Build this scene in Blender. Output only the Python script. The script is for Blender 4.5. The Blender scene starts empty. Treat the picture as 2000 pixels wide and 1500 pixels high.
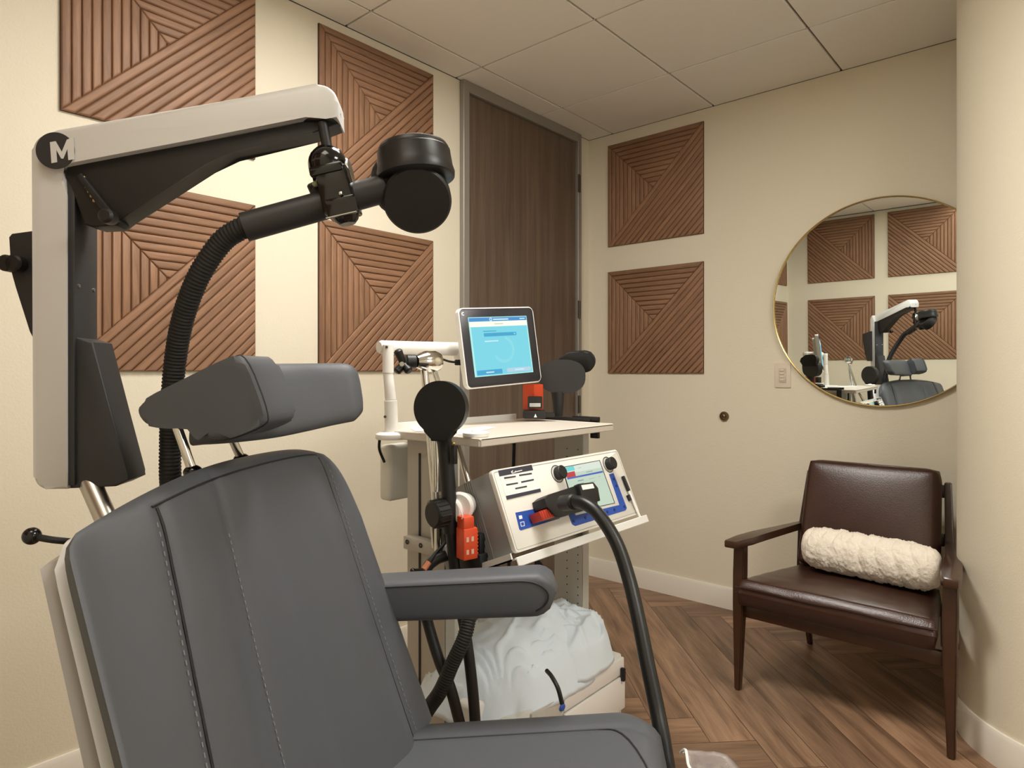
import bpy, bmesh, math, random
from mathutils import Vector, Matrix, Euler, noise
random.seed(7)
S = bpy.context.scene
COL = S.collection
PI = math.pi

# ------------------------------------------------------------------ camera, world, lights, exposure
EYE = 1.21
FPX = 1282.0
YAW = math.radians(40.9)
cam_d = bpy.data.cameras.new('camera')
cam = bpy.data.objects.new('camera', cam_d); COL.objects.link(cam)
cam.location = (0, 0, EYE); cam.rotation_euler = (PI/2, 0, YAW)
cam_d.sensor_width = 36; cam_d.lens = FPX/2000*36; cam_d.shift_y = -0.0125
cam_d.clip_start = 0.05
S.camera = cam
S.view_settings.view_transform = 'Standard'; S.view_settings.look = 'None'
S.view_settings.gamma = 1; S.view_settings.use_curve_mapping = False
S.view_settings.exposure = 0.55
wd = bpy.data.worlds.new('world'); S.world = wd; wd.use_nodes = True
wd.node_tree.nodes['Background'].inputs[0].default_value = (.78, .88, 1, 1)
wd.node_tree.nodes['Background'].inputs[1].default_value = .6
CEIL = 2.581
LIGHTS = [(-1.135, 1.235, 21.5, .50), (.695, 1.235, 18, .56), (-.525, .015, 2.5, .56)]   # ceiling panels: x, y, watts, size
for i, (lx, ly, lw, ls) in enumerate(LIGHTS):
    ld = bpy.data.lights.new('panel_lamp', 'AREA'); ld.shape = 'SQUARE'; ld.size = ls
    ld.energy = lw; ld.color = (1.0, .962, .91)
    lo = bpy.data.objects.new('panel_lamp', ld); COL.objects.link(lo); lo.location = (lx, ly, CEIL-.03)

wl = bpy.data.lights.new('added_daylight', 'AREA'); wl.shape = 'RECTANGLE'; wl.size = 1.4; wl.size_y = 1.1; wl.energy = 11; wl.color = (.86, .93, 1.0)  # added daylight source outside the right wall, out of view
wo = bpy.data.objects.new('added_daylight', wl); COL.objects.link(wo); wo.location = (1.9, .95, 1.55); wo.rotation_euler = (0, PI/2, 0)

# ------------------------------------------------------------------ frames
cR, sR = math.cos(YAW), math.sin(YAW)
def cw(X, Y, Z=0.0):                     # camera-aligned ground frame to world (Z above floor)
    return Vector((cR*X - sR*Y, sR*X + cR*Y, Z))
def P(px, py, d):                        # photo point at a distance d
    return cw((px-1000)/FPX*d, d, EYE + (725-py)/FPX*d)
MC = Matrix(((cR, -sR, 0, 0), (sR, cR, 0, 0), (0, 0, 1, 0), (0, 0, 0, 1)))
def frame(o, x, y, z):
    x, y, z = Vector(x), Vector(y), Vector(z)
    return Matrix(((x.x, y.x, z.x, o[0]), (x.y, y.y, z.y, o[1]), (x.z, y.z, z.z, o[2]), (0, 0, 0, 1)))
def zframe(o, z, hint=(0, 0, 1)):        # frame with z axis along z
    z = Vector(z).normalized(); h = Vector(hint)
    if abs(z.dot(h)) > .97: h = Vector((1, 0, 0))
    x = h.cross(z).normalized(); y = z.cross(x)
    return frame(o, x, y, z)

# ------------------------------------------------------------------ materials
def lin(c):
    return tuple(((v/255)/12.92 if v/255 <= .04045 else ((v/255+.055)/1.055)**2.4) for v in c)
MATS = {}
def mat(name, rgb, rough=.5, metal=0, bump=0, scale=200, var=0, vscale=3, coat=0, emit=0, trans=0, spec=.5, emit_rgb=None, alpha=1):
    if name in MATS: return MATS[name]
    m = bpy.data.materials.new(name); m.use_nodes = True; nt = m.node_tree; b = nt.nodes['Principled BSDF']
    c = lin(rgb) + (1,)
    b.inputs['Base Color'].default_value = c; b.inputs['Roughness'].default_value = rough
    b.inputs['Metallic'].default_value = metal; b.inputs['Specular IOR Level'].default_value = spec
    b.inputs['Coat Weight'].default_value = coat
    b.inputs['Transmission Weight'].default_value = trans; b.inputs['Alpha'].default_value = alpha
    if emit:
        b.inputs['Emission Color'].default_value = (lin(emit_rgb) if emit_rgb else lin(rgb)) + (1,)
        b.inputs['Emission Strength'].default_value = emit
    tc = nt.nodes.new('ShaderNodeTexCoord')
    if bump:
        n = nt.nodes.new('ShaderNodeTexNoise'); n.inputs['Scale'].default_value = scale; n.inputs['Detail'].default_value = 3
        nt.links.new(tc.outputs['Object'], n.inputs['Vector'])
        bp = nt.nodes.new('ShaderNodeBump'); bp.inputs['Strength'].default_value = bump; bp.inputs['Distance'].default_value = .002
        nt.links.new(n.outputs['Fac'], bp.inputs['Height']); nt.links.new(bp.outputs['Normal'], b.inputs['Normal'])
    if var:
        n = nt.nodes.new('ShaderNodeTexNoise'); n.inputs['Scale'].default_value = vscale; n.inputs['Detail'].default_value = 5
        nt.links.new(tc.outputs['Object'], n.inputs['Vector'])
        mx = nt.nodes.new('ShaderNodeMix'); mx.data_type = 'RGBA'
        mx.inputs[6].default_value = tuple(v*(1-var) for v in c[:3]) + (1,)
        mx.inputs[7].default_value = tuple(min(1, v*(1+var)) for v in c[:3]) + (1,)
        nt.links.new(n.outputs['Fac'], mx.inputs[0]); nt.links.new(mx.outputs[2], b.inputs['Base Color'])
    MATS[name] = m; return m

def wood(name, dark, light, rough=.5, us=2.0, vs=45.0, attr=None, coat=0, contrast=(.3, .7), fine=.35):
    """grain runs along U of the UV map"""
    m = bpy.data.materials.new(name); m.use_nodes = True; nt = m.node_tree; b = nt.nodes['Principled BSDF']
    L = nt.links.new; N = nt.nodes.new
    uv = N('ShaderNodeUVMap'); mp = N('ShaderNodeMapping'); mp.inputs['Scale'].default_value = (us, vs, 1)
    L(uv.outputs[0], mp.inputs[0])
    n1 = N('ShaderNodeTexNoise'); n1.inputs['Scale'].default_value = 1; n1.inputs['Detail'].default_value = 6; n1.inputs['Distortion'].default_value = .6
    L(mp.outputs[0], n1.inputs['Vector'])
    mp2 = N('ShaderNodeMapping'); mp2.inputs['Scale'].default_value = (us*4, vs*7, 1); L(uv.outputs[0], mp2.inputs[0])
    n2 = N('ShaderNodeTexNoise'); n2.inputs['Scale'].default_value = 1; n2.inputs['Detail'].default_value = 3
    L(mp2.outputs[0], n2.inputs['Vector'])
    ad = N('ShaderNodeMath'); ad.operation = 'MULTIPLY_ADD'; ad.inputs[1].default_value = fine
    L(n2.outputs['Fac'], ad.inputs[0])
    ml = N('ShaderNodeMath'); ml.operation = 'MULTIPLY'; ml.inputs[1].default_value = 1-fine
    L(n1.outputs['Fac'], ml.inputs[0]); L(ml.outputs[0], ad.inputs[2])
    cr = N('ShaderNodeValToRGB'); cr.color_ramp.elements[0].position = contrast[0]; cr.color_ramp.elements[1].position = contrast[1]
    cr.color_ramp.elements[0].color = lin(dark)+(1,); cr.color_ramp.elements[1].color = lin(light)+(1,)
    L(ad.outputs[0], cr.inputs[0]); out = cr.outputs[0]
    if attr:
        at = N('ShaderNodeAttribute'); at.attribute_name = attr
        mx = N('ShaderNodeMix'); mx.data_type = 'RGBA'; mx.blend_type = 'MULTIPLY'; mx.inputs[0].default_value = 1
        L(out, mx.inputs[6]); L(at.outputs['Color'], mx.inputs[7]); out = mx.outputs[2]
    L(out, b.inputs['Base Color']); b.inputs['Roughness'].default_value = rough; b.inputs['Coat Weight'].default_value = coat
    bp = N('ShaderNodeBump'); bp.inputs['Strength'].default_value = .15; bp.inputs['Distance'].default_value = .001
    L(n2.outputs['Fac'], bp.inputs['Height']); L(bp.outputs['Normal'], b.inputs['Normal'])
    MATS[name] = m; return m

M_WALL = mat('wall_paint', (228, 220, 199), .75, bump=.35, scale=170)
M_TRIMW = mat('white_trim', (232, 226, 214), .4)
M_CEIL = mat('ceiling_tile', (240, 237, 229), .9, bump=.5, scale=400, var=.05, vscale=250)
M_GRID = mat('ceiling_grid', (120, 114, 104), .6)
M_DOORF = mat('door_frame_metal', (150, 144, 136), .45, metal=.3)
M_DOOR = wood('door_veneer', (82, 68, 57), (118, 100, 84), .45, us=1.2, vs=26)
M_PANEL = wood('panel_veneer', (116, 84, 61), (164, 124, 94), .55, us=5, vs=60, attr='tone', contrast=(.25, .75))
M_PBACK = mat('panel_groove', (78, 52, 38), .8)
M_FLOOR = wood('plank', (98, 73, 56), (172, 137, 108), .42, us=2.2, vs=22, attr='tone', contrast=(.32, .68), fine=.25)
M_VINYL = mat('grey_vinyl', (77, 80, 85), .5, bump=.18, scale=900)
M_PIPE = mat('dark_piping', (30, 30, 32), .6)
M_STITCH = mat('stitch_thread', (128, 130, 132), .7)
M_SHELL = mat('white_shell', (226, 224, 222), .38)
M_WHITE = mat('white_plastic', (235, 233, 228), .35)
M_SILV = mat('arm_silver_white', (205, 203, 200), .42)
M_BLK = mat('black_plastic', (20, 19, 19), .48)
M_BLKM = mat('black_matte', (17, 16, 16), .62)
M_BLKP = mat('black_painted_metal', (40, 40, 42), .45, bump=.1, scale=700)
M_GLOSS = mat('black_gloss', (14, 13, 13), .12)
M_CHROME = mat('chrome', (215, 212, 205), .12, metal=1)
M_ALU = mat('aluminium', (190, 187, 180), .3, metal=1)
M_BRASS = mat('brass', (205, 180, 120), .25, metal=1)
M_CART = mat('cart_grey_paint', (188, 184, 174), .45)
M_CARTW = mat('cart_white_paint', (222, 222, 216), .4)
M_DEV = mat('console_face', (226, 223, 214), .28, coat=.3)
M_DEVS = mat('console_side', (140, 139, 136), .4, metal=.2)
M_ORANGE = mat('orange_plastic', (222, 78, 38), .45)
M_RED = mat('red_latch', (190, 62, 42), .4)
M_NAVY = mat('navy_label', (52, 52, 66), .5)
M_BLUE = mat('blue_label', (38, 78, 165), .45)
M_BLUED = mat('blue_button', (20, 42, 110), .5)
M_PAPER = mat('label_paper', (238, 237, 232), .6)
M_SHEET = mat('pale_blue_sheet', (224, 236, 246), .75, bump=.2, scale=120)
M_LEATH = mat('brown_leather', (58, 33, 24), .3, bump=.25, scale=260, var=.25, vscale=9, spec=.6)
M_CWOOD = mat('dark_stained_wood', (62, 38, 24), .35, var=.3, vscale=14, coat=.2)
M_FUR = mat('cream_fur', (240, 230, 214), .9, bump=1.0, scale=160)
M_MIRROR = mat('mirror_glass', (232, 238, 236), .0, metal=1)
M_CLEAR = mat('clear_plastic', (235, 235, 240), .12, trans=.85, alpha=.55)
M_SW = mat('switch_plastic', (222, 210, 192), .4)
M_STEEL = mat('bumper_bronze', (120, 105, 80), .3, metal=.9)
M_HINGE = mat('hinge_metal', (95, 88, 80), .3, metal=.9)
M_PUTTY = mat('cream_strip', (196, 170, 130), .5)
def scr(name, rgb, e=.8): return mat(name, tuple(int(v*.25) for v in rgb), .3, emit=e*.66, emit_rgb=rgb)

# ------------------------------------------------------------------ mesh helpers
def xf(bm, vs, M):
    if M is not None:
        for v in vs: v.co = M @ v.co
def box(bm, c, s, M=None, r=0, seg=2, mi=0):
    ret = bmesh.ops.create_cube(bm, size=1); vs = ret['verts']
    for v in vs: v.co = Vector((v.co.x*s[0], v.co.y*s[1], v.co.z*s[2]))
    fs = {f for v in vs for f in v.link_faces}
    for f in fs: f.material_index = mi
    if r > 0:
        es = list({e for v in vs for e in v.link_edges})
        res = bmesh.ops.bevel(bm, geom=es, offset=min(r, min(s)*.499), segments=seg, affect='EDGES', profile=.5)
        vs = list({v for f in res['faces'] for v in f.verts} | {v for v in vs if v.is_valid})
        for v in vs:
            for f in v.link_faces: f.material_index = mi
    for v in vs: v.co += Vector(c)
    xf(bm, vs, M); return vs
def prism(bm, poly, h, M=None, z0=0, bev=0, seg=2, mi=0):
    """polygon (x,y) extruded z0..z0+h"""
    a = [bm.verts.new((x, y, z0)) for x, y in poly]; b = [bm.verts.new((x, y, z0+h)) for x, y in poly]
    n = len(poly); fs = [bm.faces.new(a[::-1]), bm.faces.new(b)]
    for i in range(n): fs.append(bm.faces.new((a[i], a[(i+1) % n], b[(i+1) % n], b[i])))
    for f in fs: f.material_index = mi
    vs = a+b
    if bev:
        es = list({e for f in fs[:2] for e in f.edges})
        res = bmesh.ops.bevel(bm, geom=es, offset=bev, segments=seg, affect='EDGES', profile=.5)
        vs = list({v for f in res['faces'] for v in f.verts} | {v for v in vs if v.is_valid})
        st = set(vs)
        for v in list(st):
            for f in v.link_faces:
                f.material_index = mi
                st.update(f.verts)
        vs = list(st)
    xf(bm, vs, M); return vs
def rrect(x0, y0, x1, y1, r, n=6):
    pts = []
    for cx, cy, a0 in ((x1-r, y0+r, -90), (x1-r, y1-r, 0), (x0+r, y1-r, 90), (x0+r, y0+r, 180)):
        for k in range(n+1):
            a = math.radians(a0 + 90*k/n); pts.append((cx+r*math.cos(a), cy+r*math.sin(a)))
    return pts
def lathe(bm, prof, M=None, n=32, mi=0):
    """prof (r,z) list; closed with poles when r==0"""
    rings = []; vs = []
    for r, z in prof:
        if r <= 1e-6: ring = [bm.verts.new((0, 0, z))]
        else: ring = [bm.verts.new((r*math.cos(2*PI*k/n), r*math.sin(2*PI*k/n), z)) for k in range(n)]
        rings.append(ring); vs += ring
    for a, b in zip(rings, rings[1:]):
        for k in range(n):
            k2 = (k+1) % n
            if len(a) == 1 and len(b) == 1: continue
            if len(a) == 1: f = bm.faces.new((a[0], b[k2], b[k]))
            elif len(b) == 1: f = bm.faces.new((a[k], a[k2], b[0]))
            else: f = bm.faces.new((a[k], a[k2], b[k2], b[k]))
            f.material_index = mi
    xf(bm, vs, M); return vs
def cyl(bm, a, b, r, n=20, r2=None, bev=.0):
    a, b = Vector(a), Vector(b); h = (b-a).length; r2 = r if r2 is None else r2
    e = min(bev, h/2.1)
    prof = [(0, 0), (r-e, 0)] + ([(r, e), (r2, h-e)] if e else [(r, 0), (r2, h)]) + [(r2-e, h), (0, h)] if e else [(0, 0), (r, 0), (r2, h), (0, h)]
    return lathe(bm, prof, zframe(a, b-a), n)
def ball(bm, c, r, s=(1, 1, 1), M=None, n=20):
    prof = [(r*math.sin(PI*k/12), -r*math.cos(PI*k/12)) for k in range(13)]
    prof[0] = (0, -r); prof[-1] = (0, r)
    vs = lathe(bm, prof, None, n)
    for v in vs: v.co = Vector((v.co.x*s[0], v.co.y*s[1], v.co.z*s[2]))
    if M is not None: xf(bm, vs, M.to_3x3().to_4x4())
    for v in vs: v.co += Vector(c)
    return vs
def smooth_path(pts, n=10):
    pts = [Vector(p) for p in pts]; out = []
    q = [pts[0]*2-pts[1]] + pts + [pts[-1]*2-pts[-2]]
    for i in range(1, len(q)-2):
        for k in range(n):
            t = k/n; a, b, c, d = q[i-1], q[i], q[i+1], q[i+2]
            out.append(.5*((2*b) + (c-a)*t + (2*a-5*b+4*c-d)*t*t + (3*b-a-3*c+d)*t**3))
    out.append(pts[-1]); return out
def tube(bm, pts, r, n=12, smooth=10, rf=None, flat=1.0, mi=0):
    p = smooth_path(pts, smooth) if smooth and len(pts) > 2 else [Vector(q) for q in pts]
    T = (p[1]-p[0]).normalized(); up = Vector((0, 0, 1)) if abs(T.z) < .9 else Vector((1, 0, 0))
    N = (up - T*up.dot(T)).normalized(); rings = []; vs = []
    for i, c in enumerate(p):
        t = (p[min(i+1, len(p)-1)] - p[max(i-1, 0)]).normalized()
        N = (N - t*N.dot(t)).normalized(); B = t.cross(N)
        rr = r if rf is None else r*rf(i, len(p))
        ring = [bm.verts.new(c + (N*math.cos(2*PI*k/n) + B*math.sin(2*PI*k/n)*flat)*rr) for k in range(n)]
        rings.append(ring); vs += ring
    fs = [bm.faces.new(rings[0][::-1]), bm.faces.new(rings[-1])]
    for a, b in zip(rings, rings[1:]):
        for k in range(n): fs.append(bm.faces.new((a[k], a[(k+1) % n], b[(k+1) % n], b[k])))
    for f in fs: f.material_index = mi
    return vs
def corrugated(bm, pts, r, pitch=.0062, n=14):
    base = smooth_path(pts, 24); L = [0]
    for a, b in zip(base, base[1:]): L.append(L[-1] + (b-a).length)
    N = int(L[-1]/pitch*4); out = []; j = 0
    for i in range(N+1):
        s = L[-1]*i/N
        while j < len(L)-2 and L[j+1] < s: j += 1
        t = (s-L[j])/max(1e-9, L[j+1]-L[j]); out.append(base[j].lerp(base[j+1], t))
    tube(bm, out, r, n, smooth=0, rf=lambda i, m: (1.0, 1.0, .92, .92)[i % 4])
def grid_closed(bm, fn, nu, nv):
    """fn(i/nu, j/nv, side) for side +1/-1; makes a closed cushion-like solid"""
    A = [[bm.verts.new(fn(i/nu, j/nv, 1)) for j in range(nv+1)] for i in range(nu+1)]
    B = [[bm.verts.new(fn(i/nu, j/nv, -1)) for j in range(nv+1)] for i in range(nu+1)]
    for i in range(nu):
        for j in range(nv):
            bm.faces.new((A[i][j], A[i+1][j], A[i+1][j+1], A[i][j+1]))
            bm.faces.new((B[i][j], B[i][j+1], B[i+1][j+1], B[i+1][j]))
    for i in range(nu):
        bm.faces.new((A[i][0], B[i][0], B[i+1][0], A[i+1][0])); bm.faces.new((A[i][nv], A[i+1][nv], B[i+1][nv], B[i][nv]))
    for j in range(nv):
        bm.faces.new((A[0][j], A[0][j+1], B[0][j+1], B[0][j])); bm.faces.new((A[nu][j], B[nu][j], B[nu][j+1], A[nu][j+1]))

def obj(name, bm, m, parent=None, smooth=True, angle=35, loc=None):
    bmesh.ops.recalc_face_normals(bm, faces=bm.faces)
    me = bpy.data.meshes.new(name)
    xs = [v.co for v in bm.verts]
    if loc is None:
        lo = Vector((min(v.x for v in xs), min(v.y for v in xs), min(v.z for v in xs)))
        hi = Vector((max(v.x for v in xs), max(v.y for v in xs), max(v.z for v in xs)))
        c = Vector(((lo.x+hi.x)/2, (lo.y+hi.y)/2, lo.z))
    else: c = Vector(loc)
    for v in bm.verts: v.co -= c
    bm.to_mesh(me); bm.free()
    for k in (m if isinstance(m, (list, tuple)) else [m]): me.materials.append(k)
    if smooth:
        for p in me.polygons: p.use_smooth = True
        me.set_sharp_from_angle(angle=math.radians(angle))
    o = bpy.data.objects.new(name, me); COL.objects.link(o)
    base = Vector((0, 0, 0))
    if parent is not None:
        o.parent = parent; q = parent
        while q is not None: base += q.location; q = q.parent
    o.location = c - base
    return o
def tag(o, label, cat, group=None):
    o['label'] = label; o['category'] = cat
    if group: o['group'] = group
    return o
def thing(name, loc, label, cat, group=None):
    o = bpy.data.objects.new(name, None); COL.objects.link(o); o.location = loc; o.empty_display_size = .05
    return tag(o, label, cat, group)
def struct(o): o['kind'] = 'structure'; return o
def B(): return bmesh.new()

# ------------------------------------------------------------------ room shell
XL, YB, YF, XR = -2.212, 3.252, -.32, 1.75
CCX, CCY, CR = .088, 2.812, .42
bm = B(); box(bm, (XL-.05, (YB+YF)/2, CEIL/2), (.1, YB-YF+.2, CEIL)); struct(obj('wall_left', bm, M_WALL))
bm = B(); box(bm, ((XL+XR)/2, YB+.05, CEIL/2), (XR-XL, .1, CEIL)); struct(obj('wall_back', bm, M_WALL))
bm = B(); box(bm, ((XL+XR)/2, YF-.05, CEIL/2), (XR-XL, .1, CEIL)); struct(obj('wall_front', bm, M_WALL))
def column_plan(r, n=72):           # rounded wall end: circle that runs into the straight wall to the right
    pts = [(CCX + r*math.cos(a), CCY + r*math.sin(a)) for a in [PI*.5 + PI*1.5*k/n/1.0*.6667 for k in range(n+1)]]
    return pts
bm = B(); pts = column_plan(CR); pts += [(XR+.1, CCY-CR), (XR+.1, CCY+CR)]
prism(bm, pts, CEIL, None); WY0, WY1, WZ0, WZ1 = .25, 1.65, 1.0, 2.1
for y0, y1, z0, z1 in ((YF, WY0, 0, CEIL), (WY1, CCY-CR, 0, CEIL), (WY0, WY1, 0, WZ0), (WY0, WY1, WZ1, CEIL)): box(bm, (XR+.05, (y0+y1)/2, (z0+z1)/2), (.1, y1-y0, z1-z0))
struct(obj('wall_right', bm, M_WALL, angle=30))
wn = bpy.data.objects.new('added_window_1', None); COL.objects.link(wn); wn.location = (XR, .95, WZ0); struct(wn)  # unseen window, added to bring daylight in from the right
bm = B()
for y, z, sy, sz in ((WY0+.02, 1.55, .04, 1.1), (WY1-.02, 1.55, .04, 1.1), (.95, WZ0+.02, 1.32, .04), (.95, WZ1-.02, 1.32, .04), (.95, 1.55, .03, 1.02)): box(bm, (XR+.05, y, z), (.05, sy, sz), r=.003, seg=1)
obj('added_window_frame', bm, M_TRIMW, wn)
bm = B(); box(bm, (XR+.05, .95, 1.55), (.005, 1.32, 1.02)); obj('added_window_pane', bm, mat('clear_glass', (250, 252, 252), .0, trans=1), wn, False)
# baseboards with eased top
def baseboard(name, path, closed=False, h=.108, t=.013):
    """path: list of (x,y), room lies on the left of the path"""
    bm = B(); prof = [(0, 0), (t, 0), (t, h-.012), (t*.55, h), (0, h)]; rows = []
    for i, p in enumerate(path):
        a = Vector(path[max(i-1, 0)]); b = Vector(path[min(i+1, len(path)-1)])
        d = (b-a).normalized(); nrm = Vector((-d.y, d.x))
        rows.append([bm.verts.new((p[0]+nrm.x*u, p[1]+nrm.y*u, v)) for u, v in prof])
    for a, b in zip(rows, rows[1:]):
        for k in range(5): bm.faces.new((a[k], b[k], b[(k+1) % 5], a[(k+1) % 5]))
    bm.faces.new(rows[0]); bm.faces.new(rows[-1][::-1])
    struct(obj(name, bm, M_TRIMW))
DY0, DY1 = 2.175, 3.136
baseboard('baseboard_left', [(XL, DY0-.002), (XL, YF)])
baseboard('baseboard_back', [(CCX, YB), (XL, YB)])
baseboard('baseboard_right', [(XR, CCY-CR)] + column_plan(CR)[::-1][:])
baseboard('baseboard_front', [(XL, YF), (XR, YF)])

# floor: herringbone planks at 45 degrees
def plank_floor():
    bm = B(); uvl = bm.loops.layers.uv.new('UVMap'); cl = bm.loops.layers.float_color.new('tone')
    W = .153; n = 9; A0, B0 = 1.257, 1.629; s2 = math.sqrt(.5)
    rnd = random.Random(3)
    def add(i0, j0, i1, j1, along_i):
        a0, a1 = A0-i1*W, A0-i0*W; b0, b1 = B0+j0*W, B0+j1*W
        ctr = ((a0+a1)/2*s2-(b0+b1)/2*s2, (a0+a1)/2*s2+(b0+b1)/2*s2)
        if not (XL-.8 < ctr[0] < XR+.8 and YF-.8 < ctr[1] < YB+.8): return
        g = .0009; poly = [(a0+g, b0+g), (a1-g, b0+g), (a1-g, b1-g), (a0+g, b1-g)]
        pl = [Vector((a*s2-b*s2, a*s2+b*s2)) for a, b in poly]
        for k, (lo, hi) in enumerate(((XL-.01, XR+.01), (YF-.01, YB+.01))):    # clip to the room
            for sgn, lim in ((1, lo), (-1, -hi)):
                out = []
                for q in range(len(pl)):
                    p, r_ = pl[q], pl[(q+1) % len(pl)]; dp, dr = sgn*p[k]-lim, sgn*r_[k]-lim
                    if dp >= 0: out.append(p)
                    if (dp >= 0) != (dr >= 0): out.append(p.lerp(r_, dp/(dp-dr)))
                pl = out
                if len(pl) < 3: return
        f = bm.faces.new([bm.verts.new((p.x, p.y, 0)) for p in pl])
        t = rnd.uniform(.72, 1.18); w = rnd.uniform(-.03, .03); of = (rnd.uniform(0, 50), rnd.uniform(0, 50))
        for lp in f.loops:
            a = lp.vert.co.x*s2+lp.vert.co.y*s2; b = -lp.vert.co.x*s2+lp.vert.co.y*s2
            lp[uvl].uv = (a+of[0], b+of[1]) if along_i else (b+of[0], a+of[1])
            lp[cl] = (t*(1+w), t, t*(1-w), 1)
    for i in range(-45, 46):
        for j in range(-45, 46):
            if (i-j) % (2*n) == 0: add(i, j, i+n, j+1, True)
            if (i-j) % (2*n) == 2*n-1: add(i, j, i+1, j+n, False)
    box(bm, ((XL+XR)/2, (YF+YB)/2, -.052), (XR-XL+.3, YB-YF+.3, .1), mi=1)
    struct(obj('floor', bm, [M_FLOOR, M_PIPE], smooth=False))
plank_floor()

# ceiling: drop-in tiles standing slightly below a recessed grid
bm = B(); GX, GY, T = -2.045, 2.15, .61
box(bm, ((XL+XR)/2, (YF+YB)/2, CEIL+.06), (XR-XL+.3, YB-YF+.3, .1), mi=1)
def in_light(cx, cy): return any(abs(cx-lx) < .2 and abs(cy-ly) < .2 for lx, ly, _, _ in LIGHTS)
for i in range(-1, 8):
    for j in range(-6, 3):
        x0, x1 = max(XL, GX+i*T), min(XR, GX+(i+1)*T); y0, y1 = max(YF, GY+j*T), min(YB, GY+(j+1)*T)
        if x1-x0 < .03 or y1-y0 < .03: continue
        if in_light((x0+x1)/2, (y0+y1)/2): continue
        g = .0045
        box(bm, ((x0+x1)/2, (y0+y1)/2, CEIL+.006), (x1-x0-2*g, y1-y0-2*g, .012), r=.002, seg=1)
struct(obj('ceiling', bm, [M_CEIL, M_GRID], smooth=False))
M_DIFF = mat('light_diffuser', (240, 238, 230), .5, emit=2.0, emit_rgb=(255, 240, 214))
for i, (lx, ly, lw, ls) in enumerate(LIGHTS):
    t = thing('ceiling_light', (lx, ly, CEIL), ('square ceiling light panel above the treatment chair and cart', 'square ceiling light panel on the side of the curved wall', 'square ceiling light panel nearest the wall behind the camera')[i], 'ceiling light', 'flat light panels in the ceiling')
    bm = B()
    for dx, dy, sx, sy in ((0, .29, .6, .02), (0, -.29, .6, .02), (.29, 0, .02, .56), (-.29, 0, .02, .56)): box(bm, (lx+dx, ly+dy, CEIL+.004), (sx, sy, .016))
    obj('frame', bm, M_TRIMW, t, False)
    bm = B(); box(bm, (lx, ly, CEIL+.006), (.56, .56, .006)); obj('diffuser', bm, M_DIFF, t, False)

# door in the left wall, full height
d = bpy.data.objects.new('door_1', None); COL.objects.link(d); d.location = (XL, (DY0+DY1)/2, 0); struct(d)
bm = B(); fd = .03
box(bm, (XL+fd/2, DY0+.02, CEIL/2-.001), (fd, .04, CEIL-.004), r=.003, seg=1)
box(bm, (XL+fd/2, DY1-.0175, CEIL/2-.001), (fd, .035, CEIL-.004), r=.003, seg=1)
box(bm, (XL+fd/2, (DY0+DY1)/2, CEIL-.0275), (fd, DY1-DY0-.07, .05), r=.003, seg=1)
obj('door_frame', bm, M_DOORF, d)
bm = B(); uvl = bm.loops.layers.uv.new('UVMap')
box(bm, (XL+.006, (DY0+.042+DY1-.037)/2, (CEIL-.055)/2+.004), (.012, DY1-DY0-.083, CEIL-.066))
bm.normal_update()
for f in bm.faces:
    for lp in f.loops: lp[uvl].uv = (lp.vert.co.z, lp.vert.co.y)
obj('door_leaf', bm, M_DOOR, d, False)
bm = B(); box(bm, (XL+.0045, DY0+.0435, CEIL/2), (.017, .005, CEIL-.06)); obj('door_seal', bm, M_BLK, d, False)
for hz in (.28, 1.02, 1.565, 2.29):
    bm = B(); cyl(bm, (XL+fd+.006, DY1-.036, hz-.05), (XL+fd+.006, DY1-.036, hz+.05), .006, 10)
    box(bm, (XL+fd+.0015, DY1-.026, hz), (.003, .02, .1)); obj('hinge', bm, M_HINGE, d)

# ------------------------------------------------------------------ slatted wooden wall panels
def clip(poly, n, c):           # keep n.p >= c
    out = []
    for q in range(len(poly)):
        p, r_ = poly[q], poly[(q+1) % len(poly)]; dp, dr = n.dot(p)-c, n.dot(r_)-c
        if dp >= 0: out.append(p)
        if (dp >= 0) != (dr >= 0): out.append(p.lerp(r_, dp/(dp-dr)))
    return out
def inset(poly, e):
    lines = []; m = len(poly)
    for i in range(m):
        a, b = poly[i], poly[(i+1) % m]; dd = (b-a)
        if dd.length < 1e-5: continue
        dd.normalize(); n = Vector((-dd.y, dd.x)); lines.append((n, n.dot(a)+e))
    out = []
    for i in range(len(lines)):
        (n1, c1), (n2, c2) = lines[i-1], lines[i]; det = n1.x*n2.y-n1.y*n2.x
        if abs(det) < 1e-4: return None
        p = Vector(((c1*n2.y-c2*n1.y)/det, (n1.x*c2-n2.x*c1)/det))
        out.append(p)
    for p in out:
        for n, c in lines:
            if n.dot(p) < c-1e-5: return None
    return out
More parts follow.
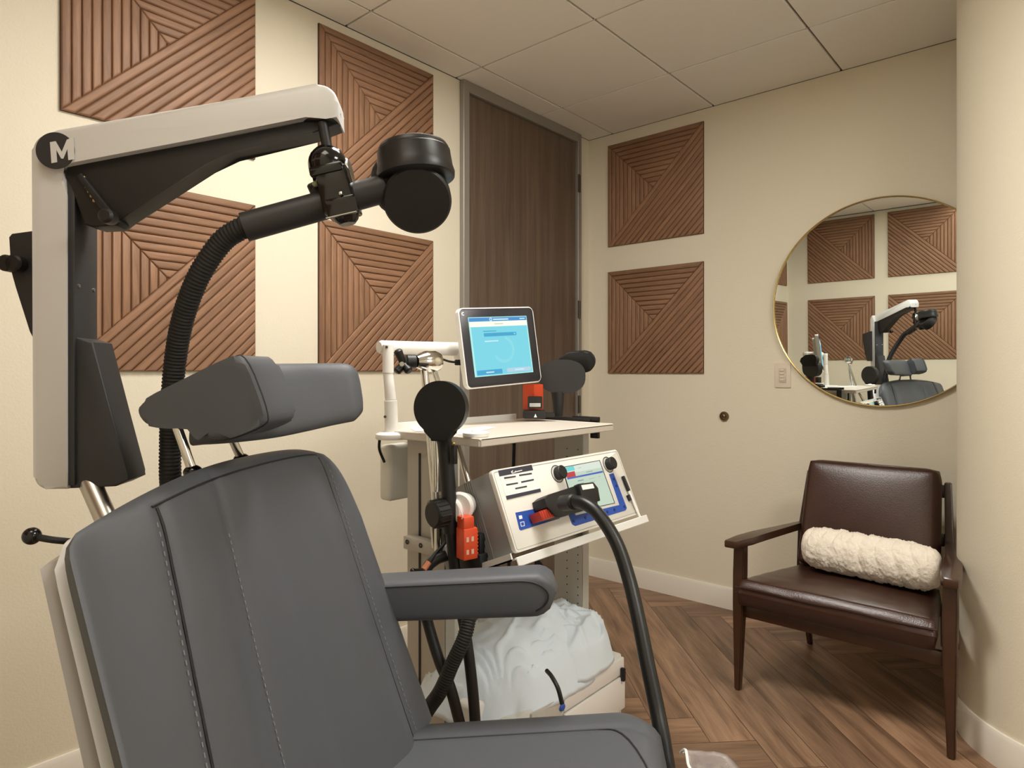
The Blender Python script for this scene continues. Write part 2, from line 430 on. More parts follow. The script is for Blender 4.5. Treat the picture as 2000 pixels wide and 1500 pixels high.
def panel_mesh(S_=.586, seed=1):
    bm = B(); uvl = bm.loops.layers.uv.new('UVMap'); cl = bm.loops.layers.float_color.new('tone'); rnd = random.Random(seed)
    V = Vector; s2 = math.sqrt(.5); pitch = .0262; gap = .0016
    box(bm, (S_/2, S_/2, .004), (S_, S_, .008), mi=1)
    regs = [([V((0, 0)), V((S_/2, S_/2)), V((0, S_))], V((1, 0)), V((0, 1))),
            ([V((0, S_)), V((S_/2, S_/2)), V((S_, S_))], V((0, -1)), V((1, 0))),
            ([V((0, 0)), V((S_, 0)), V((S_, S_))], V((s2, -s2)), V((s2, s2)))]
    for tri, n, dr in regs:
        c0 = min(n.dot(p) for p in tri); c1 = max(n.dot(p) for p in tri); k = 0
        while c0 + k*pitch < c1 - .004:
            lo = c0 + k*pitch + gap/2; hi = c0 + (k+1)*pitch - gap/2
            if k == 0: lo = c0 + (.0012 if tri is not regs[2][0] else gap/2)
            k += 1
            pl = clip(clip(tri, n, lo), -n, -hi)
            if len(pl) < 3: continue
            # trim along triangle borders for the mitre line
            bot = pl; levels = [(0, .0085, None), (.0012, .0115, None), (.0036, .0138, None), (.0068, .0145, None)]
            prev = None; t = rnd.uniform(.86, 1.1); of = rnd.uniform(0, 40)
            for e, z, _ in levels:
                ring2 = inset(bot, e) if e else bot
                if ring2 is None or len(ring2) != len(bot): break
                ring = [bm.verts.new((p.x, p.y, z)) for p in ring2]
                if prev:
                    for q in range(len(ring)):
                        bm.faces.new((prev[q], prev[(q+1) % len(ring)], ring[(q+1) % len(ring)], ring[q]))
                prev = ring
            try: bm.faces.new(prev)
            except Exception: pass
            bm.faces.ensure_lookup_table()
            vs = set()
            stack = list(prev)
            while stack:
                v = stack.pop()
                if v in vs: continue
                vs.add(v)
                for e_ in v.link_edges: stack.append(e_.other_vert(v))
            for f in {f for v in vs for f in v.link_faces}:
                for lp in f.loops:
                    p = lp.vert.co.xy; lp[uvl].uv = (dr.dot(p)+of, n.dot(p)+of*.37); lp[cl] = (t, t, t, 1)
    bmesh.ops.recalc_face_normals(bm, faces=bm.faces)
    me = bpy.data.meshes.new('wall_panel'); bm.to_mesh(me); bm.free(); me.materials.append(M_PANEL); me.materials.append(M_PBACK)
    for p in me.polygons: p.use_smooth = True
    me.set_sharp_from_angle(angle=math.radians(50))
    return me
PM = panel_mesh()
ROTS = {'L': frame((0, 0, 0), (0, 1, 0), (0, 0, 1), (1, 0, 0)), 'B': frame((0, 0, 0), (1, 0, 0), (0, 0, 1), (0, -1, 0)), 'F': frame((0, 0, 0), (-1, 0, 0), (0, 0, 1), (0, 1, 0))}
def panel(side, u, z, label):
    o = bpy.data.objects.new('wall_panel', PM); COL.objects.link(o)
    M = ROTS[side].copy()
    M.translation = {'L': (XL, u, z), 'B': (u, YB, z), 'F': (u+.586, YF, z)}[side]
    o.matrix_world = M
    tag(o, label, 'wall panel', 'slatted wooden wall panels')
Z0, Z1 = EYE+.0, EYE+.748
panel('L', .573, Z1, 'upper slatted wood panel on the left wall, directly above the white arm')
panel('L', .573, Z0, 'lower slatted wood panel on the left wall, behind the black hose')
panel('L', 1.415, Z1, 'upper slatted wood panel between the white arm tip and the door')
panel('L', 1.415, Z0, 'lower slatted wood panel on the left wall, beside the door and behind the monitor arm')
panel('B', -2.074, EYE+.72, 'upper slatted wood panel on the back wall between door and mirror')
panel('B', -2.074, EYE-.012, 'lower slatted wood panel on the back wall between door and mirror')
panel('L', -.262, Z1, 'upper slatted wood panel on the left wall nearest the wall behind the camera')
panel('L', -.262, Z0, 'lower slatted wood panel on the left wall, a sliver at the left edge of the mirror')
panel('F', -2.02, Z1+.01, 'upper left slatted wood panel seen only in the round mirror')
panel('F', -2.02, Z0+.01, 'lower left slatted wood panel seen only in the mirror, behind the reflected monitor')
panel('F', -1.325, Z1+.01, 'upper right slatted wood panel seen only in the round mirror')
panel('F', -1.325, Z0+.01, 'lower right slatted wood panel seen only in the mirror, behind the reflected arm')

# ------------------------------------------------------------------ round mirror, switch, bumper
MR = .457; mc = Vector((-.666, YB-.018, EYE+.303))
t = thing('wall_mirror', (mc.x, YB, mc.z-MR), 'large round mirror with thin brass rim on the back wall above the brown armchair', 'mirror')
tilt = Matrix.Translation(mc) @ Matrix.Rotation(math.radians(90.8), 4, 'X')
bm = B(); lathe(bm, [(0, -.006), (MR-.004, -.006), (MR-.004, .004), (0, .004)], tilt, 96); obj('mirror_glass', bm, M_MIRROR, t, angle=20)
bm = B(); lathe(bm, [(MR-.0035, -.008), (MR, -.010), (MR+.002, -.008), (MR+.002, .010), (MR, .012), (MR-.0035, .010), (MR-.0035, -.008)], tilt, 128); obj('mirror_rim', bm, M_BRASS, t)
def wall_pt(px, py):               # point on the back wall
    a = (px-1000)/FPX; tt = YB/(sR*a+cR); return Vector(((cR*a-sR)*tt, YB, EYE+(725-py)/FPX*tt))
sw = wall_pt(1529.5, 733)
t = thing('light_switch', (sw.x, YB, sw.z-.06), 'white wall dimmer switch plate beside the round mirror', 'light switch')
FB = frame(sw, (1, 0, 0), (0, 0, 1), (0, -1, 0))
bm = B(); prism(bm, rrect(-.037, -.059, .037, .059, .003), .006, FB, bev=.002); obj('switch_plate', bm, M_SW, t)
bm = B(); prism(bm, rrect(-.0165, -.034, .0165, .034, .002), .003, FB, z0=.006); obj('switch_insert', bm, mat('switch_insert', (205, 192, 172), .4), t)
for k in range(4):
    bm = B(); box(bm, (-.003, .024-.0155*k, .0105), (.020, .009, .003), FB, r=.001); obj('switch_button', bm, M_SW, t)
bm = B(); box(bm, (.0125, -.008, .0105), (.004, .036, .003), FB, r=.001); obj('dimmer_slider', bm, M_SW, t)
bp_ = wall_pt(1415, 813)
bm = B(); FBm = frame(bp_, (1, 0, 0), (0, 0, 1), (0, -1, 0))
lathe(bm, [(0, 0), (.024, 0), (.025, .006), (.022, .012), (.018, .012), (.015, .007), (.009, .007), (.009, .014), (.004, .016), (.004, .008), (0, .008)], FBm, 32)
tag(obj('door_bumper', bm, M_STEEL), 'small round bronze door bumper low on the back wall left of the armchair', 'door stop')

# ------------------------------------------------------------------ brown armchair
def armchair():
    t = thing('armchair', (-.65, 2.75, 0), 'brown leather armchair with dark wooden frame beside the curved wall', 'armchair')
    def X(s, y): return -.645 + s*(.338 - (y-2.44)*.135)      # side rails taper to the rear
    legs = []
    for s in (-1, 1):
        x0 = X(s, 2.455)
        bm = B()     # front leg: tapers down, rises to the armrest
        pts = [((x0+s*.004, 2.452, 0), .013), ((x0, 2.457, .33), .023), ((x0, 2.462, .44), .024), ((x0, 2.468, .548), .023)]
        rows = []
        for (c, r) in pts:
            rows.append([bm.verts.new((c[0]+dx*r*.85, c[1]+dy*r, c[2])) for dx, dy in ((-1, -1), (1, -1), (1, 1), (-1, 1))])
        for a, b in zip(rows, rows[1:]):
            for k in range(4): bm.faces.new((a[k], a[(k+1) % 4], b[(k+1) % 4], b[k]))
        bm.faces.new(rows[0][::-1]); bm.faces.new(rows[-1])
        bmesh.ops.bevel(bm, geom=[e for e in bm.edges], offset=.004, segments=2, affect='EDGES')
        obj('leg', bm, M_CWOOD, t)
        bm = B()     # rear leg rises as back upright, leaning
        xr = X(s, 2.95)-s*.015
        pts = [((X(s, 3.0), 3.07, 0), .012), ((X(s, 2.95), 2.97, .33), .019), ((X(s, 2.95), 2.985, .52), .018), ((xr, 3.05, .775), .014)]
        rows = [[bm.verts.new((c[0]+dx*r*.8, c[1]+dy*r, c[2])) for dx, dy in ((-1, -1), (1, -1), (1, 1), (-1, 1))] for c, r in pts]
        for a, b in zip(rows, rows[1:]):
            for k in range(4): bm.faces.new((a[k], a[(k+1) % 4], b[(k+1) % 4], b[k]))
        bm.faces.new(rows[0][::-1]); bm.faces.new(rows[-1])
        bmesh.ops.bevel(bm, geom=[e for e in bm.edges], offset=.003, segments=2, affect='EDGES')
        obj('leg', bm, M_CWOOD, t)
        bm = B()     # armrest: paddle, wider in the middle
        prof = [(2.385, -.018, .020), (2.40, -.026, .026), (2.50, -.026, .034), (2.62, -.02, .036), (2.76, -.016, .026), (2.90, -.012, .018), (3.0, -.012, .016)]
        poly = [(X(1, y)+b_, y) for y, a_, b_ in prof] + [(X(1, y)+a_, y) for y, a_, b_ in prof[::-1]]
        if s < 0: poly = [(-1.29-x, y) for x, y in poly][::-1]
        vs = prism(bm, poly, .028, None, z0=.548, bev=.006)
        for v in vs: v.co.z += (v.co.y-2.4)*-.03
        obj('armrest', bm, M_CWOOD, t)
        bm = B()
        a0, b0 = Vector((X(s, 2.47), 2.47, .345)), Vector((X(s, 2.97), 2.96, .31))
        M = zframe(a0, b0-a0); box(bm, (0, 0, (b0-a0).length/2), (.05, .022, (b0-a0).length), M @ Matrix.Rotation(0, 4, 'Z'), r=.004); obj('side_rail', bm, M_CWOOD, t)
    bm = B(); box(bm, (-.645, 2.462, .302), (.64, .022, .045), r=.004); obj('front_rail', bm, M_CWOOD, t)
    bm = B(); box(bm, (-.645, 2.965, .30), (.53, .022, .05), r=.004); obj('rear_rail', bm, M_CWOOD, t)
    for h_, y_ in ((.74, 3.045), (.56, 3.0)):
        bm = B(); box(bm, (-.645, y_, h_), (.50, .018, .05), r=.004); obj('back_slat', bm, M_CWOOD, t)
    # seat cushion with crown and front border
    def seat(u, v, side):
        w = .322 - v*.072; x = (u*2-1); e = (1-abs(x)**8)**.35 if abs(x) < 1 else 0; vy = v*2-1; e2 = (1-abs(vy)**10)**.35 if abs(vy) < 1 else 0
        edge = min(e, e2); crown = .012*(1-x*x)*(1-vy*vy)
        y = 2.405 + v*.51; z = .382 - v*.035
        wr = .003*noise.noise(Vector((x*3, v*9, 5)))*(1-v)
        return Vector((-.657 + .012*v + x*(w+.010-.010*(1-edge)), y, z + side*(.052*edge**.35 if side > 0 else .055*edge**.5) + (crown+wr if side > 0 else 0)))
    bm = B(); grid_closed(bm, seat, 40, 36); sc = obj('seat_cushion', bm, M_LEATH, t, angle=80)
    bm = B(); pts = [Vector((-.657 + x*.320, 2.4045, .405+.006*math.sin(x*7)*.3)) for x in [k/12-1 for k in range(25)]]
    tube(bm, pts, .0032, 8, smooth=2); obj('piping', bm, M_LEATH, sc)
    # back cushion, leaning
    o = Vector((-.645, 2.865, .40)); up = Vector((0, .30, 1)).normalized(); nn = Vector((0, 1, -.30)).normalized()
    def back(u, v, side):
        x = u*2-1; y = v*2-1; e = max(0, 1-abs(x)**9)**.35; e2 = max(0, 1-abs(y)**9)**.35; k = (min(e, e2))**.6
        w = .255-.012*v; hgt = .45
        c = .012*(1-x*x)*(1-y*y)
        cr_ = 1 - .035*max(0, abs(x)-.8)/.2*max(0, abs(y)-.8)/.2
        return o + Vector((x*w*cr_, 0, 0)) + up*(hgt*(.5 + (v-.5)*cr_)) + nn*(-side*(.05*k + c))
    bm = B(); grid_closed(bm, back, 36, 36); obj('back_cushion', bm, M_LEATH, t, angle=80)
armchair()
def bolster():
    bm = B(); a = Vector((-.838, 2.748, .516)); b = Vector((-.365, 2.725, .510)); ax = (b-a).normalized()
    n1 = Vector((0, 0, 1)); n2 = ax.cross(n1).normalized(); n1 = n2.cross(ax)
    rows = []; NU, NV = 150, 90; R = .083
    for i in range(NU+1):
        u = i/NU; s = u*2-1; e = max(0, 1-abs(s)**7)**.30
        row = []
        for k in range(NV):
            th = 2*PI*k/NV; p = a.lerp(b, u)
            d_ = n1*math.cos(th)*1.0 + n2*math.sin(th)*.86
            fold = abs(math.sin(s*14 + 1.2*math.sin(th*1.5+s*2)))**.35
            r = R*e*(.90 + .10*fold + .06*noise.noise(Vector((s*9, math.cos(th)*3, math.sin(th)*3))) + .04*noise.noise(Vector((s*40, math.cos(th)*12, math.sin(th)*12))) + .05*noise.noise(Vector((s*90, math.cos(th)*24, math.sin(th)*24))))
            if s > -1 and abs(math.cos(th)*1) : r *= 1
            row.append(bm.verts.new(p + d_*r))
        rows.append(row)
    for r0, r1 in zip(rows, rows[1:]):
        for k in range(NV): bm.faces.new((r0[k], r0[(k+1) % NV], r1[(k+1) % NV], r1[k]))
    bmesh.ops.remove_doubles(bm, verts=bm.verts, dist=1e-5)
    tag(obj('lumbar_cushion', bm, M_FUR, angle=180), 'cream fluffy lumbar cushion lying on the brown armchair seat', 'cushion')
bolster()

# ------------------------------------------------------------------ treatment chair
f3 = (MC @ Vector((.9928, -.12, 0))); s3 = (MC @ Vector((.12, .9928, 0)))
O3 = cw(-.433, 1.05, 0)
MCH = frame(O3, f3, s3, (0, 0, 1))
def CH(p, q, h): return MCH @ Vector((p, q, h))
tc = thing('treatment_chair', tuple(CH(.3, 0, 0)), 'grey padded treatment chair with headrest in the foreground', 'treatment chair')
def back_pt(q, v, off):
    """q across (-..+), v 0 top..1 bottom along recline, off along the front normal"""
    lean = Vector((.17, 0, -.48)); nrm = Vector((.943, 0, .334))
    bulge = 0
    hump = .046*max(0, 1-(q/.34)**2)
    c = Vector((.004, q, 1.03 + hump*max(0, 1-v)**1.5)) + lean*v + nrm*(off+bulge)
    return MCH @ c
def SN(v): return .212+.085*v
def SF(v): return .222+.006*v
def bw(v, qn):
    d_ = v*.56; w = (.332+.040*v if qn < 0 else .325+.018*v); r, c = (.025, .015) if qn < 0 else (.10, .060)
    if d_ < r: w -= c*(1-math.sqrt(max(0, 1-(1-d_/r)**2)))
    return w
def backrest(u, v, side):
    qn = u*2-1
    w = bw(v, qn)
    q = qn*w; a = abs(q)
    e = max(0, 1-abs(qn)**7)**.4; e2 = max(0, 1-(1-min(1, v/.12))**3)**.45
    k = min(e, 1)*e2
    if side > 0:
        seam = SN(v) if qn < 0 else SF(v)
        t_ = min(1, max(0, (a-seam)/.10)); sm = t_*t_*(3-2*t_)
        wing = .024*sm*min(1, v*3+.25) if qn >= 0 else -.024*sm
        val = -.006*math.exp(-((a-seam)/.009)**2)
        cen = .010*math.exp(-((a-seam*.78)/.04)**2)*min(1, v*4) - .004*math.exp(-((q+.09+.06*v)/.010)**2)
        far = min(1, max(0, q/.2)); far = far*far*(3-2*far)*.028
        off = .030*k + (wing+val+cen)*k - .025 + far
    else: far = min(1, max(0, q/.2)); off = -.025-.035*k + far*far*(3-2*far)*.028
    return back_pt(q, v*1.12, off)
bm = B(); grid_closed(bm, backrest, 110, 56); bk = obj('backrest', bm, M_VINYL, tc, angle=75)
def seam_curve(q, v0, v1, off, n=24, bend=0):
    out = []
    for k in range(n+1):
        v = v0+(v1-v0)*k/n; u = q(v)
        un = max(-.999, min(.999, u/bw(v, u))); p = backrest((un+1)/2, v, 1); nn = (MCH.to_3x3() @ Vector((.943, 0, .334)))
        out.append(p + nn*off)
    return out
for s in (-1, 1):
    bm = B(); tube(bm, seam_curve(lambda v: -SN(v) if s < 0 else SF(v), .035, 1.0, .0012), .0020, 6, smooth=2); obj('seam', bm, M_PIPE, bk)
    bm = B(); p = smooth_path(seam_curve(lambda v: -SN(v)-.012 if s < 0 else SF(v)+.014, .06, 1.0, .0006), 8)
    for k in range(0, len(p)-3, 4): tube(bm, [p[k], p[k+2]], .0009, 5, smooth=0)
    obj('stitching', bm, M_STITCH, bk)
bm = B(); p = smooth_path(seam_curve(lambda v: -.09-.06*v, .16, .98, .0012), 8)
for k in range(0, len(p)-3, 4): tube(bm, [p[k], p[k+2]], .0009, 5, smooth=0)
obj('stitching', bm, M_STITCH, bk)
# top seam joining the two long seams
bm = B(); w0 = .222
tube(bm, [backrest((q/bw(.03, q)+1)/2, .028+.006*math.cos(q/.222*PI/2), 1) for q in [(-w0+k*(2*w0)/20) for k in range(21)]], .0018, 6, smooth=2); obj('seam', bm, M_PIPE, bk)
# white shell behind the backrest
def shell(u, v, side):
    qn = u*2-1; w = .322+.025*v
    if v < .05: w -= .02*(1-math.sqrt(max(0, 1-(1-v/.05)**2)))
    e = max(0, 1-abs(qn)**10)**.5
    return back_pt(qn*w, .02+v*1.12, -.058-.02*v + side*.015*e)
bm = B(); grid_closed(bm, shell, 40, 30); obj('back_shell', bm, M_SHELL, tc, angle=75)
def shell2(u, v, side):
    qn = u*2-1; w = .323+.025*v; e = max(0, 1-abs(qn)**10)**.5
    return back_pt(qn*w, .045+v*1.12, -.074-.03*v + side*.010*e)
bm = B(); grid_closed(bm, shell2, 30, 24); obj('back_shell', bm, mat('grey_shell', (176, 170, 163), .5), tc, angle=75)
# seat
def seat_top(p): return .512 + (p-.2)*.125
def seatf(u, v, side):                # u along p, v across q
    p0, p1 = .10, .695; p = p0 + u*(p1-p0); y = v*2-1; w = .318; r = .10
    dfr = p1-p
    if dfr < r: w -= .07*(1-math.sqrt(max(0, 1-(1-dfr/r)**2)))
    q = y*w; x = u*2-1
    e = min(max(0, 1-abs(y)**9)**.4, max(0, 1-max(0, x)**12)**.4)
    a = abs(q); groove = -.004*math.exp(-((a-.218)/.008)**2)
    roll = -.035*max(0, (p-.60)/.095)**2
    z = seat_top(p) - .065 + (side*.065*e**.8 + (groove+.004*(1-y*y))*e if side > 0 else -.06*e**.8) + roll
    return CH(p, q, z)
bm = B(); grid_closed(bm, seatf, 60, 80); st = obj('seat', bm, M_VINYL, tc, angle=75)
def seat_seam(off, s):
    pts = []
    for k in range(26): 
        u = .02+.93*k/25
        p = .10+u*.595; q = .218 if p < .55 else .218-.22*((p-.55)/.12)**3
        w = .318
        if .695-p < .10: w -= .07*(1-math.sqrt(max(0, 1-(1-(.695-p)/.10)**2)))
        pts.append(seatf(u, (s*q/w+1)/2, 1)+Vector((0, 0, off)))
    return pts
for s in (-1, 1):
    bm = B(); tube(bm, seat_seam(.0005, s), .002, 6, smooth=2); obj('seam', bm, M_PIPE, st)
bm = B(); prism(bm, rrect(.06, -.335, .70, .335, .05), .10, MCH, z0=.335, bev=.02)
obj('seat_shell', bm, M_SHELL, tc)
for s in ():
    bm = B(); prism(bm, [(.60, .325), (.745, .30), (.74, .24), (.60, .315)][::-1], .09, MCH, z0=.43, bev=.01); obj('seat_shell', bm, M_SHELL, tc)
# armrest (far side)
def armf(u, v, side):
    p0, p1 = -.02, .487; pts_r = .043
    p = p0+u*(p1-p0); y = v*2-1
    k = 1.0
    d_ = p1-p
    if d_ < .05: k = math.sqrt(max(0, 1-(1-d_/.05)**2))
    hw = .046; e = max(0, 1-abs(y)**6)**.42
    zc = .724 + p*.075
    taper = .92+.08*u
    return CH(p, .345 + y*hw*(.35+.65*k) , zc + side*.0445*taper*e*(.25+.75*k if k < 1 else 1))
def arm_closed():
    bm = B(); rows = []; n = 40; m = 28
    for i in range(n+1):
        u = i/n; p = -.02 + .507*u; d_ = .487-p; k = 1
        if d_ < .045: k = math.sqrt(max(0.0001, 1-(1-d_/.045)**2))
        zc = .726+p*.085; row = []
        for j in range(m):
            th = 2*PI*j/m; c, s_ = math.cos(th), math.sin(th)
            c = math.copysign(abs(c)**.42, c); s_ = math.copysign(abs(s_)**.42, s_)
            row.append(bm.verts.new(CH(p - (.0), .345 + .046*c*(.55+.45*k), zc + .0445*s_*k*(.93+.07*u))))
        rows.append(row)
    for a, b in zip(rows, rows[1:]):
        for j in range(m): bm.faces.new((a[j], a[(j+1) % m], b[(j+1) % m], b[j]))
    bm.faces.new(rows[0][::-1]); bm.faces.new(rows[-1]); return bm
am = obj('armrest', arm_closed(), M_VINYL, tc, angle=60)
bm = B(); pts = []
for k in range(31):
    u = k/30
    if u < .72: p = -.02+.48*u/.72*.9; z = .726+p*.085+.0335; 
    else:
        a = (u-.72)/.28*PI*.80; p = .412+.060*math.sin(a); z = .726+p*.085+.0335-.0335*(1-math.cos(a))
    pts.append(CH(p, .2995, z))
tube(bm, pts, .0018, 6, smooth=2); obj('seam', bm, M_PIPE, am)
bm = B(); box(bm, (.06, .352, .60), (.07, .03, .20), MCH, r=.01); box(bm, (.05, .345, .49), (.09, .05, .06), MCH, r=.01); obj('armrest_bracket', bm, M_SHELL, tc)
# headrest: posts, near block, far pad
def headrest():
    h = bpy.data.objects.new('headrest', None); COL.objects.link(h); h.parent = tc; h.location = Vector(CH(-.1, .1, 1.16)) - tc.location
    bm = B()   # near block, side profile in (p,h)
    D = 0.985
    prof = [(268, 785), (445, 697), (473, 692), (519, 812), (510, 835), (412, 869), (384, 836), (290, 838), (262, 812)]
    poly = []
    for x_, y_ in prof:        # bring the profile into the chair's own p-h plane
        q_ = -.083; d0 = D
        a = (x_-1000)/FPX
        # ray in camera ground frame meets plane q=q_: point = O + f*p + s*q
        Xo, Yo = -.433+.12*q_, 1.05+.9928*q_
        # Xo+.9928p = a*(Yo-.12p)
        p_ = (a*Yo-Xo)/(.9928+.12*a); d0 = Yo-.12*p_
        poly.append((p_, EYE+(725-y_)/FPX*d0))
    area = sum(poly[i][0]*poly[(i+1) % len(poly)][1]-poly[(i+1) % len(poly)][0]*poly[i][1] for i in range(len(poly)))
    if area < 0: poly = poly[::-1]
    for frac in (.28, .25):              # round the corners of the profile
        out = []
        for k in range(len(poly)):
            p, n_ = Vector(poly[k]), Vector(poly[(k+1) % len(poly)]); L = (n_-p).length; c_ = min(frac, .022*(1 if frac > .26 else .5)/L)
            out += [tuple(p.lerp(n_, c_)), tuple(p.lerp(n_, 1-c_))]
        poly = out
    M = frame(CH(0, -.083, 0), f3, (0, 0, 1), -s3)      # extrude toward the camera side is +z
    M2 = MCH @ frame((0, -.083, 0), (1, 0, 0), (0, 0, 1), (0, 1, 0))
    vs = prism(bm, poly, .105, M2, bev=.010, seg=4); sco = obj('side_cushion', bm, M_VINYL, h, angle=50)
    bm = B(); lp_ = inset([Vector(p) for p in poly], .004) or [Vector(p) for p in poly]
    tube(bm, [M2 @ Vector((p[0], p[1], -.0004+.004)) for p in poly[:] ][0:5] if False else [M2 @ Vector((p[0], p[1], .0125)) for p in poly] + [M2 @ Vector((poly[0][0], poly[0][1], .0125))], .0016, 6, smooth=0); obj('seam', bm, M_PIPE, sco)
    # head pad spanning to the far side, curving forward
    ctl = [(-.07, .02), (-.035, .02), (.0, .05), (.02, .12), (.035, .20), (.06, .262), (.088, .292)]
    cc = smooth_path([CH(p, q, 0) for p, q in ctl], 8)
    bm = B(); rows = []; m = 28
    for i, c in enumerate(cc):
        t_ = (cc[min(i+1, len(cc)-1)]-cc[max(0, i-1)]).normalized(); nr = Vector((t_.y, -t_.x, 0))
        u = i/(len(cc)-1); k = 1
        if u > .86: k = math.sqrt(max(.001, 1-((u-.86)/.14)**2))
        hc = EYE-.055+.016*u; hh = (.068-.008*u)
        up = (Vector((0, 0, 1)) + (-nr)*.35).normalized()
        row = []
        for j in range(m):
            th = 2*PI*j/m; a, b = math.cos(th), math.sin(th); a = math.copysign(abs(a)**.5, a); b = math.copysign(abs(b)**.5, b)
            row.append(bm.verts.new(Vector((c.x, c.y, hc)) + nr*(.033*a*(.4+.6*k)) + up*(hh*b*(.5+.5*k))))
        rows.append(row)
    for a, b in zip(rows, rows[1:]):
        for j in range(m): bm.faces.new((a[j], a[(j+1) % m], b[(j+1) % m], b[j]))
    bm.faces.new(rows[0][::-1]); bm.faces.new(rows[-1])
    hc_o = obj('head_cushion', bm, M_VINYL, h, angle=60)
    SEAMR = []
    for a, b in ((P(338, 812, .99), P(377, 922, 1.0)), (P(448, 845, 1.10), P(472, 898, 1.12))):
        bm = B(); cyl(bm, a, b, .0072, 16); obj('post', bm, M_CHROME, h)
        bm = B(); ball(bm, b, .014, (1, 1, .8)); obj('post_guide', bm, M_GLOSS, h)
headrest()
# pedestal and base
bm = B(); cyl(bm, CH(.33, 0, .06), CH(.33, 0, .34), .09, 32, bev=.005); obj('pedestal', bm, M_SHELL, tc)
bm = B(); prism(bm, rrect(-.05, -.26, .72, .26, .1), .06, MCH, z0=0.001, bev=.012); obj('base', bm, M_SHELL, tc)
# leg rest under clear plastic cover
def leg(u, v, side, ex=0):
    y = v*2-1; w = .20+ex; e = min(max(0, 1-abs(y)**7)**.4, max(0, 1-abs(u*2-1)**9)**.4)
    p = .735 + u*(.10+ex) ; z = .538 - .10*u*u - .05
    return CH(p, -.02 + y*w*(1-.1*u), z + side*(.045+ex)*e)
bm = B(); grid_closed(bm, leg, 20, 40); lg = obj('leg_rest', bm, M_VINYL, tc, angle=75)
bm = B()
def cover(u, v):
    y = v*2-1
    p = .715 + .165*u + .006*noise.noise(Vector((u*6, v*14, 3))); q = -.02 + y*.225
    z = .562 - .14*max(0, u-.35)**1.6*2.0 - .05*max(0, abs(y)-.8)*5*.6 + .005*noise.noise(Vector((u*9, v*20, 1)))
    return CH(p, q, z)
NN, MM = 24, 50
G = [[bm.verts.new(cover(i/NN, j/MM)) for j in range(MM+1)] for i in range(NN+1)]
for i in range(NN):
    for j in range(MM): bm.faces.new((G[i][j], G[i+1][j], G[i+1][j+1], G[i][j+1]))
cvp = obj('plastic_cover', bm, M_CLEAR, tc, angle=180)
md = cvp.modifiers.new('solid', 'SOLIDIFY'); md.thickness = .0015
bm = B(); tube(bm, [cover(0, k/20) for k in range(0, 21)][10:] + [cover(k/12, 1) for k in range(13)], .0025, 6, smooth=3); obj('cover_hem', bm, M_WHITE, cvp)
# recline lever with ball
bm = B(); tube(bm, [P(62, 1047, .80), P(100, 1054, .80), P(140, 1058, .82), P(180, 1062, .86)], .0042, 10); lv = obj('recline_lever', bm, M_BLKM, tc)
bm = B(); ball(bm, P(62, 1047, .80), .0105); obj('lever_knob', bm, M_GLOSS, lv)

# ------------------------------------------------------------------ positioning arm (post and beam)
av = MC @ Vector((.9955, .095, 0)); pv = MC @ Vector((-.095, .9955, 0))
pb = cw(-.78, 1.055, 0)                     # near face, centre line of the post
MA = frame(pb, av, pv, (0, 0, 1))           # x along beam, y away, z up
ta = thing('positioning_arm', tuple(P(100, 955, 1.06)), 'white and black L-shaped positioning arm rising behind the treatment chair', 'positioning arm')
def AP(px, py, y=0):                        # photo point on the arm's near plane -> local (x,z)
    a = (px-1000)/FPX; Ox, Oy = -.78-.095*y, 1.055+.9955*y
    x = (a*Oy-Ox)/(.9955-.095*a); d_ = Oy+.095*x
    return (x, EYE+(725-py)/FPX*d_)
MA2 = MA @ frame((0, 0, 0), (1, 0, 0), (0, 0, 1), (0, -1, 0))    # polygons in x-z, extruded along -y
def aplate(name, pix, y0, y1, m, bev=.004, par=None, seg=3):
    poly = [AP(*q) for q in pix]
    ar = sum(poly[i][0]*poly[(i+1) % len(poly)][1]-poly[(i+1) % len(poly)][0]*poly[i][1] for i in range(len(poly)))
    if ar < 0: poly = poly[::-1]
    bm = B(); prism(bm, poly, y1-y0, MA2, z0=-y1, bev=bev, seg=seg); return obj(name, bm, m, par or ta, angle=40)
def arcpx(cx, cy, r, a0, a1, n=8): return [(cx+r*math.cos(math.radians(a0+(a1-a0)*k/n)), cy-r*math.sin(math.radians(a0+(a1-a0)*k/n))) for k in range(n+1)]
# white covers
post_px = arcpx(95, 293, 33, 180, 95, 6) + [(104, 262), (118, 330), (128, 352), (130, 380), (131, 950), (130, 956)] + arcpx(90, 931, 25, 270, 180, 5)[0:]
aplate('post_cover', [p for p in post_px], 0, .075, M_SILV, .006)
beam_px = [(96, 263), (120, 257), (612, 169)] + arcpx(622, 206, 38, 95, 10, 7)[1:] + [(664, 236), (660, 241), (612, 240), (560, 250), (380, 285), (160, 322), (140, 326), (120, 330)]
beam_px = [(110, 330), (160, 320), (380, 278), (600, 234), (640, 229), (664, 240)] + arcpx(624, 207, 38, 0, 97, 8) + [(118, 257), (92, 268)]
aplate('beam_cover', beam_px, -.012, .055, M_SILV, .007)
